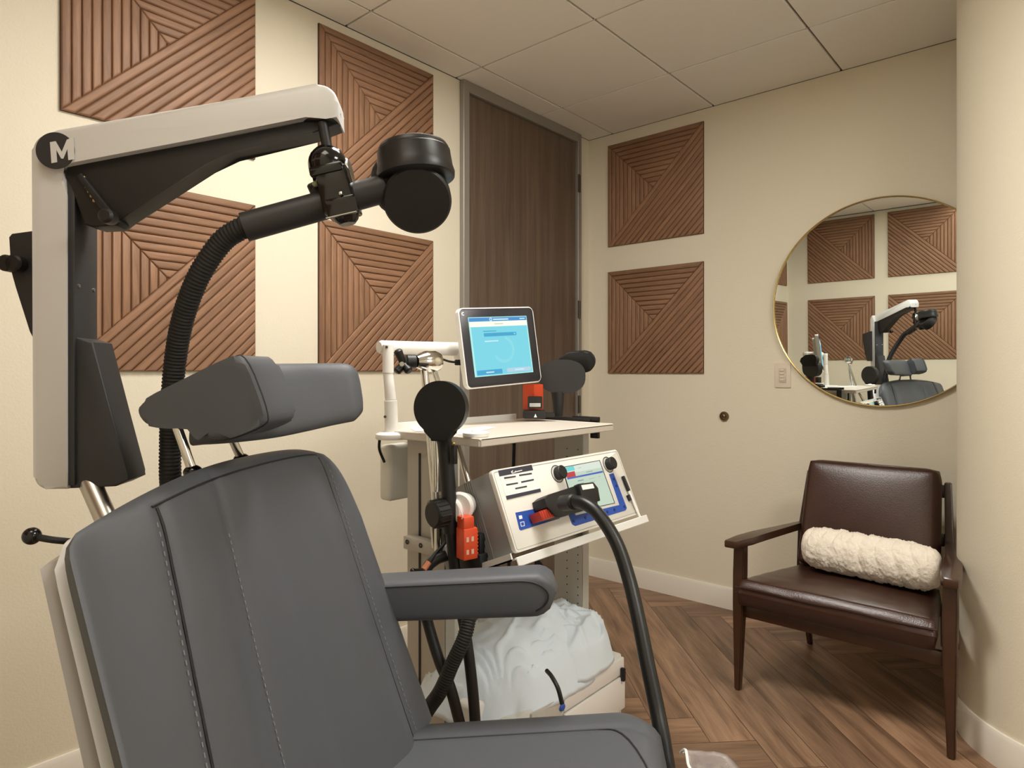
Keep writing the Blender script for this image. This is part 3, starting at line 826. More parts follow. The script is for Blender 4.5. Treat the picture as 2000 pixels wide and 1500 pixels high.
# black structure
bx0 = AP(131, 400)[0]
bm = B()
zt, zm, zb = AP(131, 330)[1], AP(131, 655)[1], AP(131, 954)[1]
box(bm, (bx0+.004, .038, (zt+zb)/2+.004), (.012, .070, zt-zb-.0), MA, r=.002)
obj('post_core', bm, M_BLKP, ta)
aplate('post_brace', [(131, 655), (176, 668), (244, 930), (246, 940), (220, 952), (131, 956)], .008, .072, M_BLKP, .003)
aplate('beam_bracket', [(128, 322), (250, 303), (420, 272), (600, 236), (655, 226), (660, 240), (610, 258), (448, 292), (400, 320), (250, 416), (220, 440), (180, 442), (160, 436), (150, 380), (125, 345)], .002, .050, M_BLK, .004)
aplate('bracket_rail', [(150, 344), (162, 338), (232, 428), (238, 436), (230, 442), (218, 440)], -.006, .03, M_BLKM, .004)
bm = B()
for k in range(6):
    q = (163+k*5.2, 348+k*9.0); x, z = AP(*q); box(bm, (x, -.002, z), (.009, .006, .005), MA @ Matrix.Translation((0, 0, 0)), r=.001)
obj('screw_rack', bm, mat('brass_rack', (190, 170, 130), .35, metal=.8), ta)
bm = B(); x, z = AP(226, 430); lathe(bm, [(0, 0), (.011, 0), (.012, .004), (.012, .02), (.008, .024), (0, .024)], MA @ frame((x, -.012, z), (1, 0, 0), (0, 0, 1), (0, -1, 0)), 20); obj('lock_knob', bm, M_BLK, ta)
# emblem disc with letter
bm = B(); x, z = AP(107.5, 294, -.0135); ME = MA @ frame((x, -.012, z), (1, 0, 0), (0, 0, 1), (0, -1, 0))
lathe(bm, [(0, 0), (.0292, 0), (.0292, .0015), (0, .0015)], ME, 48); em = obj('emblem_disc', bm, M_BLKP, ta, angle=30)
bm = B()
def ML(pts, z0=.0015, h=.0008): prism(bm, [AP(*q, -.0135) for q in pts], h, MA2, z0=.012+z0)
mpts = [(98, 278), (109, 276), (121, 297), (131, 273), (144, 268), (146, 311), (134, 313), (132, 291), (124, 310), (120, 310), (110, 292), (112, 317), (101, 319)]
ML(mpts[::-1])
obj('letter', bm, M_SILV, em, False)
# silver tube down behind the chair, rear bracket
bm = B(); cyl(bm, P(170, 930, 1.09), P(215, 1030, 1.06), .0165, 24); cyl(bm, P(215, 1030, 1.06), CH(-.12, -.1, .45), .0165, 24); obj('mount_tube', bm, M_ALU, ta)
bm = B()
poly = [AP(x, y, .08) for x, y in ((20, 464), (26, 457), (150, 440), (150, 720), (95, 720), (62, 648), (34, 560), (24, 530))]
prism(bm, poly[::-1] if True else poly, .02, MA2, z0=-.095, bev=.003); obj('rear_bracket', bm, M_BLKP, ta)
bm = B(); x, z = AP(21, 516, .10)
for q in ((21, 516), (36, 516)):
    x, z = AP(*q, .07); lathe(bm, [(0, 0), (.013, 0), (.014, .003), (.014, .018), (.011, .021), (0, .021)], MA @ frame((x, .074, z), (1, 0, 0), (0, 0, 1), (0, -1, 0)), 20)
obj('bracket_knob', bm, M_BLK, ta)
for q in ((140, 556), (170, 558), (141, 684), (170, 684)):
    bm = B(); x, z = AP(q[0], q[1]); lathe(bm, [(0, 0), (.003, 0), (.003, .0015), (0, .0015)], MA @ frame((bx0+.010, .015 + (.0 if q[0] < 150 else .045), z), (0, 1, 0), (0, 0, 1), (1, 0, 0)), 10); obj('bolt', bm, M_ALU, ta)

# clamp under the beam tip
tk = thing('coil_clamp', tuple(P(655, 380, 1.10)), 'black ball-joint clamp hanging from the tip of the white arm', 'clamp')
bm = B(); MU = frame(P(640, 238, 1.115), MC @ Vector((1, 0, 0)), MC @ Vector((0, 1, 0)), (0, 0, 1))
prism(bm, rrect(-.042, -.026, .022, .026, .024), .02, MU, z0=-.006, bev=.004); obj('mount_plate', bm, M_BLK, tk)
bm = B(); cyl(bm, P(630, 240, 1.10), P(641, 300, 1.10), .0088, 16); obj('stem', bm, M_BLK, tk)
bm = B(); ball(bm, P(636, 302, 1.10), .020, (1, 1, .8)); ball(bm, P(640, 322, 1.095), .032, (1, 1, 1)); ball(bm, P(622, 305, 1.10), .012); ball(bm, P(655, 303, 1.095), .012)
cyl(bm, P(628, 335, 1.08), P(652, 345, 1.10), .030, 28, bev=.006); obj('ball_joint', bm, M_GLOSS, tk)
bm = B(); cyl(bm, P(676, 338, 1.11), P(686, 336, 1.11), .024, 28, bev=.003); obj('tension_wheel', bm, M_ALU, tk)
bm = B(); Mk = frame(P(662, 378, 1.085), (MC @ Vector((.97, 0, .22))).normalized(), MC @ Vector((0, 1, 0)), Vector((-.22*cR, -.22*sR, .97)).normalized())
box(bm, (0, 0, .0), (.052, .06, .075), Mk, r=.004); box(bm, (-.006, -.002, .034), (.055, .062, .016), Mk, r=.004); box(bm, (.006, -.034, -.032), (.048, .01, .030), Mk, r=.003); obj('clamp_body', bm, M_GLOSS, tk)
bm = B(); cyl(bm, P(612, 357, 1.09), P(622, 380, 1.10), .012, 16, bev=.002); cyl(bm, P(608, 372, 1.09), P(640, 383, 1.10), .013, 16, bev=.003); obj('clamp_knob', bm, M_BLK, tk)
bm = B(); cyl(bm, P(673, 410, 1.08), P(679, 438, 1.08), .024, 24, r2=.019, bev=.006); obj('clamp_foot', bm, M_GLOSS, tk)
bm = B(); ball(bm, P(616, 359, 1.068), .005); obj('indicator', bm, mat('pale_indicator', (140, 150, 110), .4), tk)
bm = B(); ball(bm, P(665, 378, 1.045), .0035); obj('screw', bm, M_CHROME, tk)
bm = B(); box(bm, (.012, -.0395, -.034), (.04, .001, .022), Mk); obj('logo_plate', bm, M_GLOSS, tk, False)
bm = B(); box(bm, (.004, -.040, -.0465), (.05, .0015, .0015), Mk); obj('clamp_edge', bm, M_ALU, tk, False)

# helmet coil: handle, hose and two drums
th_ = thing('helmet_coil', tuple(P(810, 440, 1.12)), 'black double-drum treatment coil held by the arm clamp, with ribbed hose', 'treatment coil')
bm = B(); a, b = P(477, 444, 1.06), P(752, 368, 1.11)
tube(bm, [a, a.lerp(b, .33), a.lerp(b, .66), b], .0235, 24, smooth=4); obj('handle', bm, mat('black_handle', (38, 37, 36), .5), th_)
bm = B(); M = zframe(P(813, 352, 1.12), MC @ Vector((-.10, .06, .99)))
lathe(bm, [(0, .0), (.060, .0), (.066, .003), (.067, .010), (.0645, .02), (.0625, .044), (.0625, .047), (.0605, .049), (.0605, .052), (.058, .057), (.052, .060), (0, .060)], M, 64); obj('upper_drum', bm, mat('drum_black', (26, 25, 25), .38), th_)
bm = B(); M = zframe(P(815, 388, 1.115), MC @ Vector((.14, -.82, -.52)))
lathe(bm, [(0, -.045), (.045, -.045), (.056, -.03), (.0575, -.01), (.0575, .012), (.054, .016), (0, .017)], M, 64); obj('lower_drum', bm, mat('drum_matte', (24, 23, 22), .55), th_)
bm = B(); ball(bm, P(752, 350, 1.12), .030, (.8, .8, 1.2)); ball(bm, P(765, 385, 1.12), .026); obj('drum_neck', bm, M_BLKM, th_)
bm = B()
corrugated(bm, [P(492, 440, 1.065), P(470, 447, 1.065), P(432, 474, 1.07), P(388, 540, 1.08), P(358, 620, 1.10), P(343, 700, 1.12), P(336, 780, 1.13), P(333, 860, 1.14), P(334, 950, 1.15), P(350, 1080, 1.22), P(430, 1250, 1.42), P(600, 1400, 1.60), P(770, 1440, 1.58), P(848, 1368, 1.55), P(884, 1295, 1.55), P(910, 1235, 1.56), P(918, 1170, 1.60), P(900, 1115, 1.66)], .0182, .0062)
obj('ribbed_hose', bm, M_BLKM, th_, angle=60)

# ------------------------------------------------------------------ cart
SX0, SX1, SY0, SY1, SZ = -1.47, -1.106, 1.159, 1.765, EYE-.165
tcart = thing('equipment_cart', (-1.29, 1.46, 0), 'grey and white metal equipment cart carrying monitor, console and coils', 'cart')
bm = B()
box(bm, ((SX0+SX1)/2, (SY0+SY1)/2, SZ-.003), (SX1-SX0, SY1-SY0, .006), r=.002, seg=1)
box(bm, (SX1-.003, (SY0+SY1)/2, SZ-.010), (.006, SY1-SY0-.006, .022), r=.002, seg=1)
box(bm, ((SX0+SX1)/2, SY0+.003, SZ-.010), (SX1-SX0-.008, .006, .022), r=.002, seg=1)
box(bm, ((SX0+SX1)/2, SY1-.003, SZ-.010), (SX1-SX0-.008, .006, .022), r=.002, seg=1)
obj('top_shelf', bm, mat('shelf_laminate', (214, 206, 194), .35), tcart)
bm = B(); box(bm, (SX0+.003, (SY0+SY1)/2-.02, SZ+.009), (.004, SY1-SY0-.06, .02), r=.001, seg=1); box(bm, (SX0+.003, SY0+.20, SZ+.018), (.005, .13, .036), r=.002, seg=1)
ball(bm, (SX0+.003, SY0+.29, SZ+.034), .016, (.15, 1, 1)); obj('back_lip', bm, M_CARTW, tcart)
# upright channel posts
def post(yc, face, x0, x1, name='upright_post', holes=False):
    bm = B(); xm = (x0+x1)/2
    box(bm, (xm, yc, SZ/2+.02), (x1-x0, .004, SZ-.06))                   # web, normal along y
    box(bm, (x1-.002, yc+face*.018, SZ/2+.02), (.004, .036, SZ-.06)); box(bm, (x0+.002, yc+face*.018, SZ/2+.02), (.004, .036, SZ-.06))
    po = obj(name, bm, M_CART, tcart, False)
    if holes:
        bm = B()
        for k in range(34):
            z = .10+k*.026
            if z > SZ-.07: break
            for xx in (xm-.004, x1-.016):
                lathe(bm, [(0, 0), (.0022, 0), (.0022, .0006), (0, .0006)], frame((xx, yc-.002, z), (1, 0, 0), (0, 0, 1), (0, -1, 0)), 8)
        ho = obj('perforation', bm, M_PIPE, po, False); ho['kind'] = 'stuff'
    return po
post(1.735, 1, -1.315, -1.205, holes=True)
pl_ = post(1.20, 1, -1.425, -1.275)
bm = B(); box(bm, (-1.372, 1.1965, SZ/2), (.006, .003, SZ-.12)); obj('slot', bm, M_PIPE, pl_, False)
bm = B(); box(bm, (-1.315, 1.240, SZ/2+.02), (.05, .05, SZ-.08), r=.003); obj('inner_post', bm, M_CARTW, tcart)
# side bracket with two holes
bm = B(); z = EYE+(725-1068)/FPX*1.7
z -= .012; box(bm, (-1.315, 1.175, z), (.165, .03, .035), r=.002); br = obj('side_bracket', bm, M_CART, tcart)
for xx in (-1.38, -1.325):
    bm = B(); lathe(bm, [(.005, 0), (.0065, 0), (.0065, .001), (.003, .001), (.003, -.0), (.005, 0)], frame((xx, 1.159, z+.004), (1, 0, 0), (0, 0, 1), (0, -1, 0)), 14); obj('bolt', bm, M_BLKM, br)
# tilted console tray
DC = cw(.166, 1.79, EYE-.336); RD = Euler((-.419, 0, math.radians(90))).to_matrix()   # local: x along width, -y outward normal, z up the panel
# local axes in world: width = +y, outward = +x tilted up
wv = Vector((0, 1, 0)); th = math.radians(23.5); nv = Vector((math.cos(th), 0, math.sin(th))); uv_ = Vector((-math.sin(th), 0, math.cos(th)))
MD = frame(DC, wv, uv_, nv)        # x width, y up panel, z outward
DW, DH, DD = .574, .204, .25
bm = B()
box(bm, (-.004, -DH/2-.012, -DD/2+.0), (DW+.03, .004, DD+.02), MD)
box(bm, (-.004, -DH/2-.020, .014), (DW+.03, .022, .004), MD, r=.0015, seg=1); box(bm, (-DW/2-.017, -DH/2-.005, -DD/2), (.004, .018, DD), MD)
obj('console_tray', bm, M_CARTW, tcart, False)
# lower shelf, base, casters
bm = B(); box(bm, (-1.29, 1.46, .125), (.44, .64, .03), r=.006); obj('bottom_shelf', bm, M_CARTW, tcart)
for x_ in (-1.45, -1.13):
    for y_ in (1.19, 1.73):
        bm = B(); cyl(bm, (x_, y_-.012, .045), (x_, y_+.012, .045), .044, 24, bev=.005); cyl(bm, (x_, y_, .05), (x_, y_, .112), .012, 12); obj('caster', bm, M_BLK, tcart)
# accessory rail (black) on the right end of the shelf
bm = B(); box(bm, (-1.33, SY1+.02, SZ+.006), (.26, .028, .012), r=.002); box(bm, (-1.20, SY1+.035, SZ-.025), (.03, .014, .058), r=.002); box(bm, (-1.225, SY1+.02, SZ+.01), (.10, .016, .014), r=.002); obj('accessory_rail', bm, M_BLK, tcart)
# power module behind left post
bm = B(); box(bm, (-1.50, 1.235, SZ-.125), (.05, .12, .16), r=.012, seg=3); obj('power_module', bm, M_CARTW, tcart)
bm = B(); tube(bm, [(-1.46, 1.13, SZ-.012), (-1.47, 1.135, SZ-.05), (-1.48, 1.16, SZ-.09)], .004, 8); obj('module_cable', bm, M_BLKM, tcart)

# things on the shelf
def shelf_pt(px, py, z=SZ):
    a = (px-1000)/FPX; d_ = (z-EYE)*FPX/(725-py); return cw(a*d_, d_, z)
c = shelf_pt(929, 853)
bm = B(); lathe(bm, [(0, .0005), (.031, .0005), (.033, .003), (.033, .010), (.031, .012), (.012, .0125), (.010, .0165), (0, .0165)], Matrix.Translation(c), 40)
tag(obj('call_button', bm, M_WHITE), 'small round white puck lying on the front of the cart shelf', 'push button')
def sheet(pts, label):
    bm = B(); q = [shelf_pt(*p) for p in pts]
    a = [bm.verts.new(p+Vector((0, 0, .0006))) for p in q]; b = [bm.verts.new(p+Vector((0, 0, .0012))) for p in q]
    bm.faces.new(a[::-1]); bm.faces.new(b)
    for k in range(len(q)): bm.faces.new((a[k], a[(k+1) % len(q)], b[(k+1) % len(q)], b[k]))
    return tag(obj('paper_sheet', bm, M_PAPER, smooth=False), label, 'paper', 'papers on the cart shelf')
sheet([(790, 832), (850, 830), (870, 840), (812, 843)], 'white paper sheet on the cart shelf behind the round black coil')
sheet([(860, 846), (945, 833), (968, 836), (900, 850)], 'white paper sheet on the cart shelf in front of the back lip')

# ------------------------------------------------------------------ console on the tray
td = thing('treatment_console', tuple(DC - uv_*DH/2), 'tilted white and grey treatment console with colour screen on the cart tray', 'treatment console')
bm = B(); box(bm, (0, 0, -DD/2-.006), (DW-.004, DH-.004, DD), MD, r=.003, seg=2)
for k in range(5): box(bm, (-DW/2+.002, 0, -.075-.007*k), (.004, DH-.002, .003), MD)
obj('housing', bm, M_DEVS, td, angle=40)
bm = B(); prism(bm, rrect(-DW/2, -DH/2, DW/2, DH/2, .010), .012, MD, z0=-.010, bev=.0022); fp = obj('front_panel', bm, M_DEV, td)
bm = B(); pts = rrect(-DW/2+.006, -DH/2+.006, DW/2-.006, DH/2-.006, .006)
for i in range(len(pts)):
    a, b = pts[i], pts[(i+1) % len(pts)]; tube(bm, [MD @ Vector((a[0], a[1], .002)), MD @ Vector((b[0], b[1], .002))], .0007, 5, smooth=0)
obj('panel_groove', bm, mat('groove_grey', (150, 148, 142), .5), fp)
def dv(px, py):                    # photo point on the panel plane -> local (x,y)
    r_ = cw((px-1000)/FPX, 1, (725-py)/FPX); o = Vector((0, 0, EYE)); n = nv
    tt = (DC-o).dot(n)/r_.dot(n); p = o+r_*tt-DC; return (p.dot(wv), p.dot(uv_))
def zz(x, y): return (960+x*300/1957, 870+y*230/1500)
def dpoly(name, pts, m, z, h, par=fp, z2=True):
    pl = [dv(*zz(*p)) for p in pts]
    ar = sum(pl[i][0]*pl[(i+1) % len(pl)][1]-pl[(i+1) % len(pl)][0]*pl[i][1] for i in range(len(pl)))
    if ar < 0: pl = pl[::-1]
    bm = B(); prism(bm, pl, h, MD, z0=z); return obj(name, bm, m, par, False)
lab = dpoly('info_label', [(70, 325), (500, 250), (620, 590), (185, 695)], M_PAPER, .002, .0008)
bm = B()
def dbars(quads, z=.0028, h=.0004):
    for q in quads:
        pl = [dv(*zz(*p)) for p in q]
        ar = sum(pl[i][0]*pl[(i+1) % len(pl)][1]-pl[(i+1) % len(pl)][0]*pl[i][1] for i in range(len(pl)))
        if ar < 0: pl = pl[::-1]
        prism(bm, pl, h, MD, z0=z)
dbars([[(72, 325), (500, 250), (520, 318), (92, 400)], [(172, 648), (610, 552), (620, 592), (185, 696)],
       [(148, 410), (296, 390), (300, 408), (152, 432)], [(340, 376), (500, 352), (504, 372), (344, 396)], [(175, 498), (324, 474), (328, 492), (180, 518)],
       [(366, 462), (526, 430), (530, 450), (370, 482)], [(290, 545), (438, 516), (442, 535), (295, 564)]])
obj('label_print', bm, M_NAVY, lab, False)
bm = B()
dbars([[(236, 338), (258, 322), (262, 335), (246, 346)], [(236, 338), (246, 338), (256, 358), (248, 364)], [(248, 364), (254, 352), (280, 348), (282, 356)], [(280, 342), (300, 326), (304, 346), (284, 352)], [(304, 334), (376, 316), (380, 326), (308, 344)],
       [(150, 440), (310, 412), (311, 416), (151, 444)]], .0032, .0003)
obj('label_lettering', bm, M_PAPER, lab, False)
sc1 = dpoly('screen_bezel', [(885, 280), (1370, 190), (1565, 740), (1050, 850)], M_PIPE, .002, .0009)
dpoly('screen', [(897, 288), (1362, 200), (1553, 735), (1065, 840)], scr('console_screen', (206, 226, 206), .85), .0029, .0004, sc1)
dpoly('screen_header', [(897, 288), (1362, 200), (1392, 285), (925, 372)], scr('screen_pale', (226, 238, 226), .9), .0033, .0003, sc1)
dpoly('screen_tile', [(905, 290), (1030, 266), (1050, 320), (930, 345)], scr('screen_cyan', (120, 226, 226), .85), .0036, .0003, sc1)
dpoly('screen_tile', [(935, 355), (1045, 332), (1062, 398), (950, 420)], scr('screen_red', (214, 74, 82), .75), .0036, .0003, sc1)
dpoly('screen_bar', [(950, 420), (1400, 328), (1408, 350), (958, 440)], scr('screen_blue', (84, 110, 200), .8), .0036, .0003, sc1)
for q in ([(1090, 290), (1130, 282), (1132, 290), (1092, 298)], [(1195, 340), (1275, 325), (1277, 335), (1197, 350)], [(1085, 450), (1160, 435), (1164, 450), (1089, 466)], [(1100, 490), (1165, 476), (1168, 488), (1103, 502)], [(1230, 430), (1300, 416), (1301, 421), (1231, 435)],
          [(1245, 470), (1310, 456), (1311, 461), (1246, 475)], [(1350, 400), (1375, 395), (1376, 401), (1351, 406)], [(1160, 560), (1190, 554), (1200, 590), (1170, 597)]):
    pl = [dv(*zz(*p)) for p in q][::-1]
    bm = B(); prism(bm, pl, .0002, MD, z0=.0034)
    obj('screen_text', bm, scr('screen_text', (160, 178, 176), .8), sc1, False)
bl = dpoly('keypad', [(965, 868), (1045, 852), (1058, 895), (1622, 760), (1490, 372), (1545, 355), (1715, 800), (1700, 830), (1060, 1030), (1020, 1010)], M_BLUE, .002, .0010)
for q in ((1035, 968), (1185, 925), (1278, 900), (1465, 848), (1555, 822), (1680, 782), (1548, 430), (1580, 520)):
    x, y = dv(*zz(*q)); bm = B(); lathe(bm, [(0, 0), (.0042, 0), (.0042, .0012), (0, .0012)], MD @ Matrix.Translation((x, y, .003)), 12)
    obj('key', bm, M_BLUED, bl)
dpoly('keypad_window', [(1050, 848), (1190, 815), (1235, 850), (1070, 893)], M_PAPER, .002, .0013)
cpn = dpoly('connector_panel', [(295, 860), (850, 750), (858, 935), (365, 1085), (345, 1070)], M_BLUE, .002, .0008)
bm = B(); dbars([[(335, 900), (375, 892), (385, 935), (345, 945)], [(355, 980), (405, 970), (412, 1030), (366, 1038)]], .0028, .0003); ico = obj('icon', bm, M_PAPER, cpn, False)
bm = B(); dbars([[(362, 987), (398, 979), (404, 1022), (371, 1030)]], .0031, .0002); obj('icon_ring', bm, M_BLUE, cpn, False)
for (q, rr) in (((858, 350), .0175), ((1505, 232), .0175)):
    x, y = dv(*zz(q[0]-28, q[1]+15))
    bm = B(); lathe(bm, [(.0225, 0), (.0245, 0), (.0245, .0012), (.0225, .0012), (.0225, 0)], MD @ Matrix.Translation((x, y, .002)), 40); obj('dial_ring', bm, M_NAVY, fp)
    bm = B(); lathe(bm, [(0, 0), (.015, 0), (.0185, .004), (.0185, .020), (.0165, .022), (0, .0225)], MD @ Matrix.Translation((x, y, .002)), 20); obj('dial', bm, M_BLK, fp)
# stylus in its clip
ts = thing('stylus_pen', tuple(MD @ Vector((dv(*zz(1870, 950))[0], dv(*zz(1870, 950))[1], .008))), 'black and white pen clipped to the right edge of the console', 'pen')
def dp3(q, z): x, y = dv(*zz(*q)); return MD @ Vector((x, y, z))
bm = B(); cyl(bm, dp3((1645, 400), .008), dp3((1722, 590), .008), .0055, 14, bev=.002); obj('cap', bm, M_BLK, ts)
bm = B(); cyl(bm, dp3((1722, 590), .008), dp3((1872, 945), .008), .0045, 14, r2=.004, bev=.001); obj('barrel', bm, M_WHITE, ts)
bm = B(); cyl(bm, dp3((1715, 640), .0065), dp3((1745, 710), .0065), .0058, 12); obj('clip', bm, M_BLK, ts)

# plug with cable in front of the console
tp = thing('console_plug', tuple(dp3((700, 900), .03)), 'black angled plug with red latch pushed into the console front, thick cable attached', 'connector plug')
def plugpoly(name, pts, z0, h, m, bev=.002):
    pl = [dv(*zz(*p)) for p in pts]
    ar = sum(pl[i][0]*pl[(i+1) % len(pl)][1]-pl[(i+1) % len(pl)][0]*pl[i][1] for i in range(len(pl)))
    if ar < 0: pl = pl[::-1]
    bm = B(); prism(bm, pl, h, MD, z0=z0, bev=bev); return obj(name, bm, m, tp)
plugpoly('plug_body', [(500, 740), (560, 690), (870, 590), (1080, 560), (1170, 680), (1190, 830), (980, 890), (700, 975), (640, 960), (530, 850)], .003, .045, M_BLK, .003)
plugpoly('plug_hood', [(900, 570), (1090, 545), (1150, 620), (1175, 780), (960, 840)], .040, .020, M_BLK, .003)
plugpoly('latch', [(450, 900), (640, 838), (680, 960), (500, 1010)], .006, .036, M_RED, .002)
bm = B()
for k in range(6):
    q0 = dp3((470+k*30, 890-k*9), .043); q1 = dp3((505+k*30, 990-k*9), .043); tube(bm, [q0, q1], .0013, 5, smooth=0)
obj('latch_rib', bm, M_RED, tp)
plb = plugpoly('plug_label', [(925, 590), (1075, 570), (1095, 625), (945, 650)], .0602, .0006, M_PAPER, .0)
d0 = P(1118, 982, 1.56)
bm = B(); tube(bm, [P(1100, 985, 1.60), P(1118, 980, 1.57), P(1142, 984, 1.54), P(1170, 1006, 1.51), P(1204, 1060, 1.47), P(1228, 1130, 1.43), P(1247, 1210, 1.38), P(1265, 1300, 1.33), P(1282, 1380, 1.29), P(1296, 1455, 1.25), P(1310, 1560, 1.22), P(1320, 1720, 1.25)], .0155, 20, smooth=10); obj('cable', bm, mat('cable_rubber', (12, 12, 12), .4), tp, angle=80)
bm = B(); cyl(bm, P(1098, 983, 1.605), P(1122, 980, 1.56), .019, 20, bev=.004); obj('strain_relief', bm, M_BLK, tp)

# ------------------------------------------------------------------ monitor and its white arm
RM = Euler((-.11, -.072, .62), 'XYZ').to_matrix()
Rz = Matrix.Rotation(.62, 3, 'Z') @ Matrix.Rotation(-.072, 3, 'Y') @ Matrix.Rotation(-.11, 3, 'X')
mx_, my_, mz_ = (MC.to_3x3() @ Rz @ Vector(v) for v in ((1, 0, 0), (0, 1, 0), (0, 0, 1)))
MCn = cw(-.0325, 2.07, EYE+.079); MMn = frame(MCn, mx_, mz_, -my_)      # x right, y up, z toward viewer
tm = thing('touchscreen_monitor', tuple(MCn - mz_*.125), 'touchscreen monitor with black bezel and blue screen on a white arm', 'monitor')
W2, H2 = .143, .1245
bm = B(); prism(bm, rrect(-W2, -H2, W2, H2, .016), .022, MMn, z0=-.024, bev=.003); cs = obj('casing', bm, M_WHITE, tm)
bm = B(); prism(bm, rrect(-W2*.85, -H2*.85, W2*.85, H2*.85, .02), .02, MMn, z0=-.044, bev=.008); obj('rear_cover', bm, M_CARTW, tm)
bm = B(); prism(bm, rrect(-W2+.0035, -H2+.0035, W2-.0035, H2-.0035, .0135), .002, MMn, z0=-.0025, bev=.0008); bz = obj('bezel', bm, mat('bezel_black', (40, 40, 46), .25), tm)
SW, SH, sx_, sy_ = .112, .0925, .0, .002
def sbox(name, x0, y0, x1, y1, m, z=.0004, h=.0003, r=0, par=None):
    """fractions of the screen, y down"""
    X0, X1 = sx_-SW+2*SW*x0, sx_-SW+2*SW*x1; Y0, Y1 = sy_+SH-2*SH*y1, sy_+SH-2*SH*y0
    bm = B(); prism(bm, rrect(X0, Y0, X1, Y1, r, 3) if r else [(X0, Y0), (X1, Y0), (X1, Y1), (X0, Y1)], h, MMn, z0=z-.001); return obj(name, bm, m, par or bz, False)
scn = sbox('screen', 0, 0, 1, 1, scr('mon_edge', (176, 240, 236), .95))
sbox('screen_header', .01, .012, .99, .075, scr('mon_header', (70, 146, 214), .9), .0007)
sbox('screen_strip', .01, .078, .99, .165, scr('mon_white', (248, 252, 236), 1.0), .0007)
sbox('screen_field', .03, .168, .98, .985, scr('mon_cyan', (120, 214, 232), .95), .0007)
bm = B(); x, y = sx_-SW+2*SW*.37, sy_+SH-2*SH*.045
lathe(bm, [(.003, 0), (.0055, 0), (.0055, .0003), (.003, .0003), (.003, 0)], MMn @ Matrix.Translation((x, y, .0)), 20); obj('screen_logo', bm, scr('mon_pale', (200, 232, 245), 1), bz, False)
sbox('screen_title', .41, .035, .67, .058, MATS['mon_pale'], .001); sbox('screen_title', .87, .036, .96, .054, MATS['mon_pale'], .001)
sbox('screen_caption', .42, .118, .57, .130, scr('mon_grey', (190, 200, 180), .9), .001)
sbox('screen_caption', .22, .238, .44, .252, scr('mon_teal', (70, 170, 200), .85), .001)
sbox('screen_input', .225, .275, .78, .335, scr('mon_input', (62, 168, 214), .9), .001, r=.002); sbox('screen_icon', .735, .288, .76, .318, MATS['mon_cyan'], .0013)
sbox('screen_caption', .225, .405, .455, .424, MATS['mon_pale'], .001)
sbox('screen_button', .04, .895, .46, .975, MATS['mon_input'], .001, r=.002); sbox('screen_caption', .19, .928, .32, .948, MATS['mon_pale'], .0013)
sbox('screen_button', .54, .895, .96, .965, scr('mon_lilac', (180, 212, 232), .95), .001, r=.002); sbox('screen_caption', .68, .918, .84, .94, MATS['mon_pale'], .0013)
bm = B()
for k in range(14):     # faint arc watermark on the screen
    a0 = math.radians(-150+k*16); cx, cy = sx_+.005, sy_-.012
    pts = [(cx+r_*math.cos(a), cy+r_*math.sin(a)) for r_, a in ((.034, a0), (.043, a0), (.043, a0+math.radians(16)), (.034, a0+math.radians(16)))]
    prism(bm, pts, .0001, MMn, z0=.0001)
obj('screen_arc', bm, scr('mon_arc', (134, 220, 234), .95), bz, False)
bm = B()    # C mark on the bezel
cx, cy = -W2+.0155, H2-.0185
for k in range(9):
    a0 = math.radians(50+k*29)
    pts = [(cx+r_*math.cos(a), cy+r_*math.sin(a)) for r_, a in ((.0028, a0), (.0056, a0), (.0056, a0+math.radians(29)), (.0028, a0+math.radians(29)))]
    prism(bm, pts, .0004, MMn, z0=-.0006)
obj('logo_mark', bm, M_PAPER, bz, False)
# arm
tw = thing('monitor_arm', tuple(P(765, 856, 1.83)), 'white jointed monitor arm standing at the rear left corner of the cart shelf', 'monitor arm')
bm = B(); base = P(765, 853, 1.83)
lathe(bm, [(0, -.006), (.043, -.006), (.045, -.002), (.044, .008), (.034, .014), (0, .014)], Matrix.Translation(base), 36)
box(bm, (base.x+.045, base.y+.03, base.z-.001), (.09, .06, .008), r=.002); obj('base_plate', bm, M_WHITE, tw)
bm = B(); cyl(bm, base+Vector((0, 0, .01)), P(763, 782, 1.83), .0185, 28, r2=.018, bev=.001); cyl(bm, P(763, 781, 1.83), P(758, 730, 1.83), .0155, 28, r2=.014); cyl(bm, P(758, 730, 1.83), P(758, 672, 1.83), .0155, 28, bev=.003)
obj('column', bm, M_WHITE, tw)
bm = B(); cyl(bm, P(752, 814, 1.806), P(752, 814, 1.81), .004, 10); cyl(bm, P(755, 678, 1.812), P(755, 678, 1.815), .004, 10); obj('bolt', bm, M_HINGE, tw)
bm = B(); a = P(740, 678, 1.84); b = P(900, 682, 2.11)
tube(bm, [a, a.lerp(b, .1), a.lerp(b, .5), b], .0195, 20, smooth=5, flat=.85, rf=lambda i, n: .8+.2*min(1, i/2) + .25*max(0, (i/n-.5)))
obj('boom', bm, M_WHITE, tw, angle=60)
bm = B(); M = zframe(P(905, 688, 2.10), mx_); box(bm, (0, 0, 0), (.05, .05, .05), M, r=.008); cyl(bm, P(910, 690, 2.11), MCn-(-my_)*.03, .018, 20); cyl(bm, P(905, 700, 2.13), P(915, 745, 2.13), .016, 16)
obj('pivot_head', bm, M_WHITE, tw)
bm = B(); tube(bm, [P(860, 700, 1.98), P(878, 706, 2.02), P(896, 708, 2.06), P(915, 712, 2.10)], .0035, 8); box(bm, P(896, 708, 2.06), (.02, .02, .018), r=.003); obj('cable', bm, M_BLKM, tw)

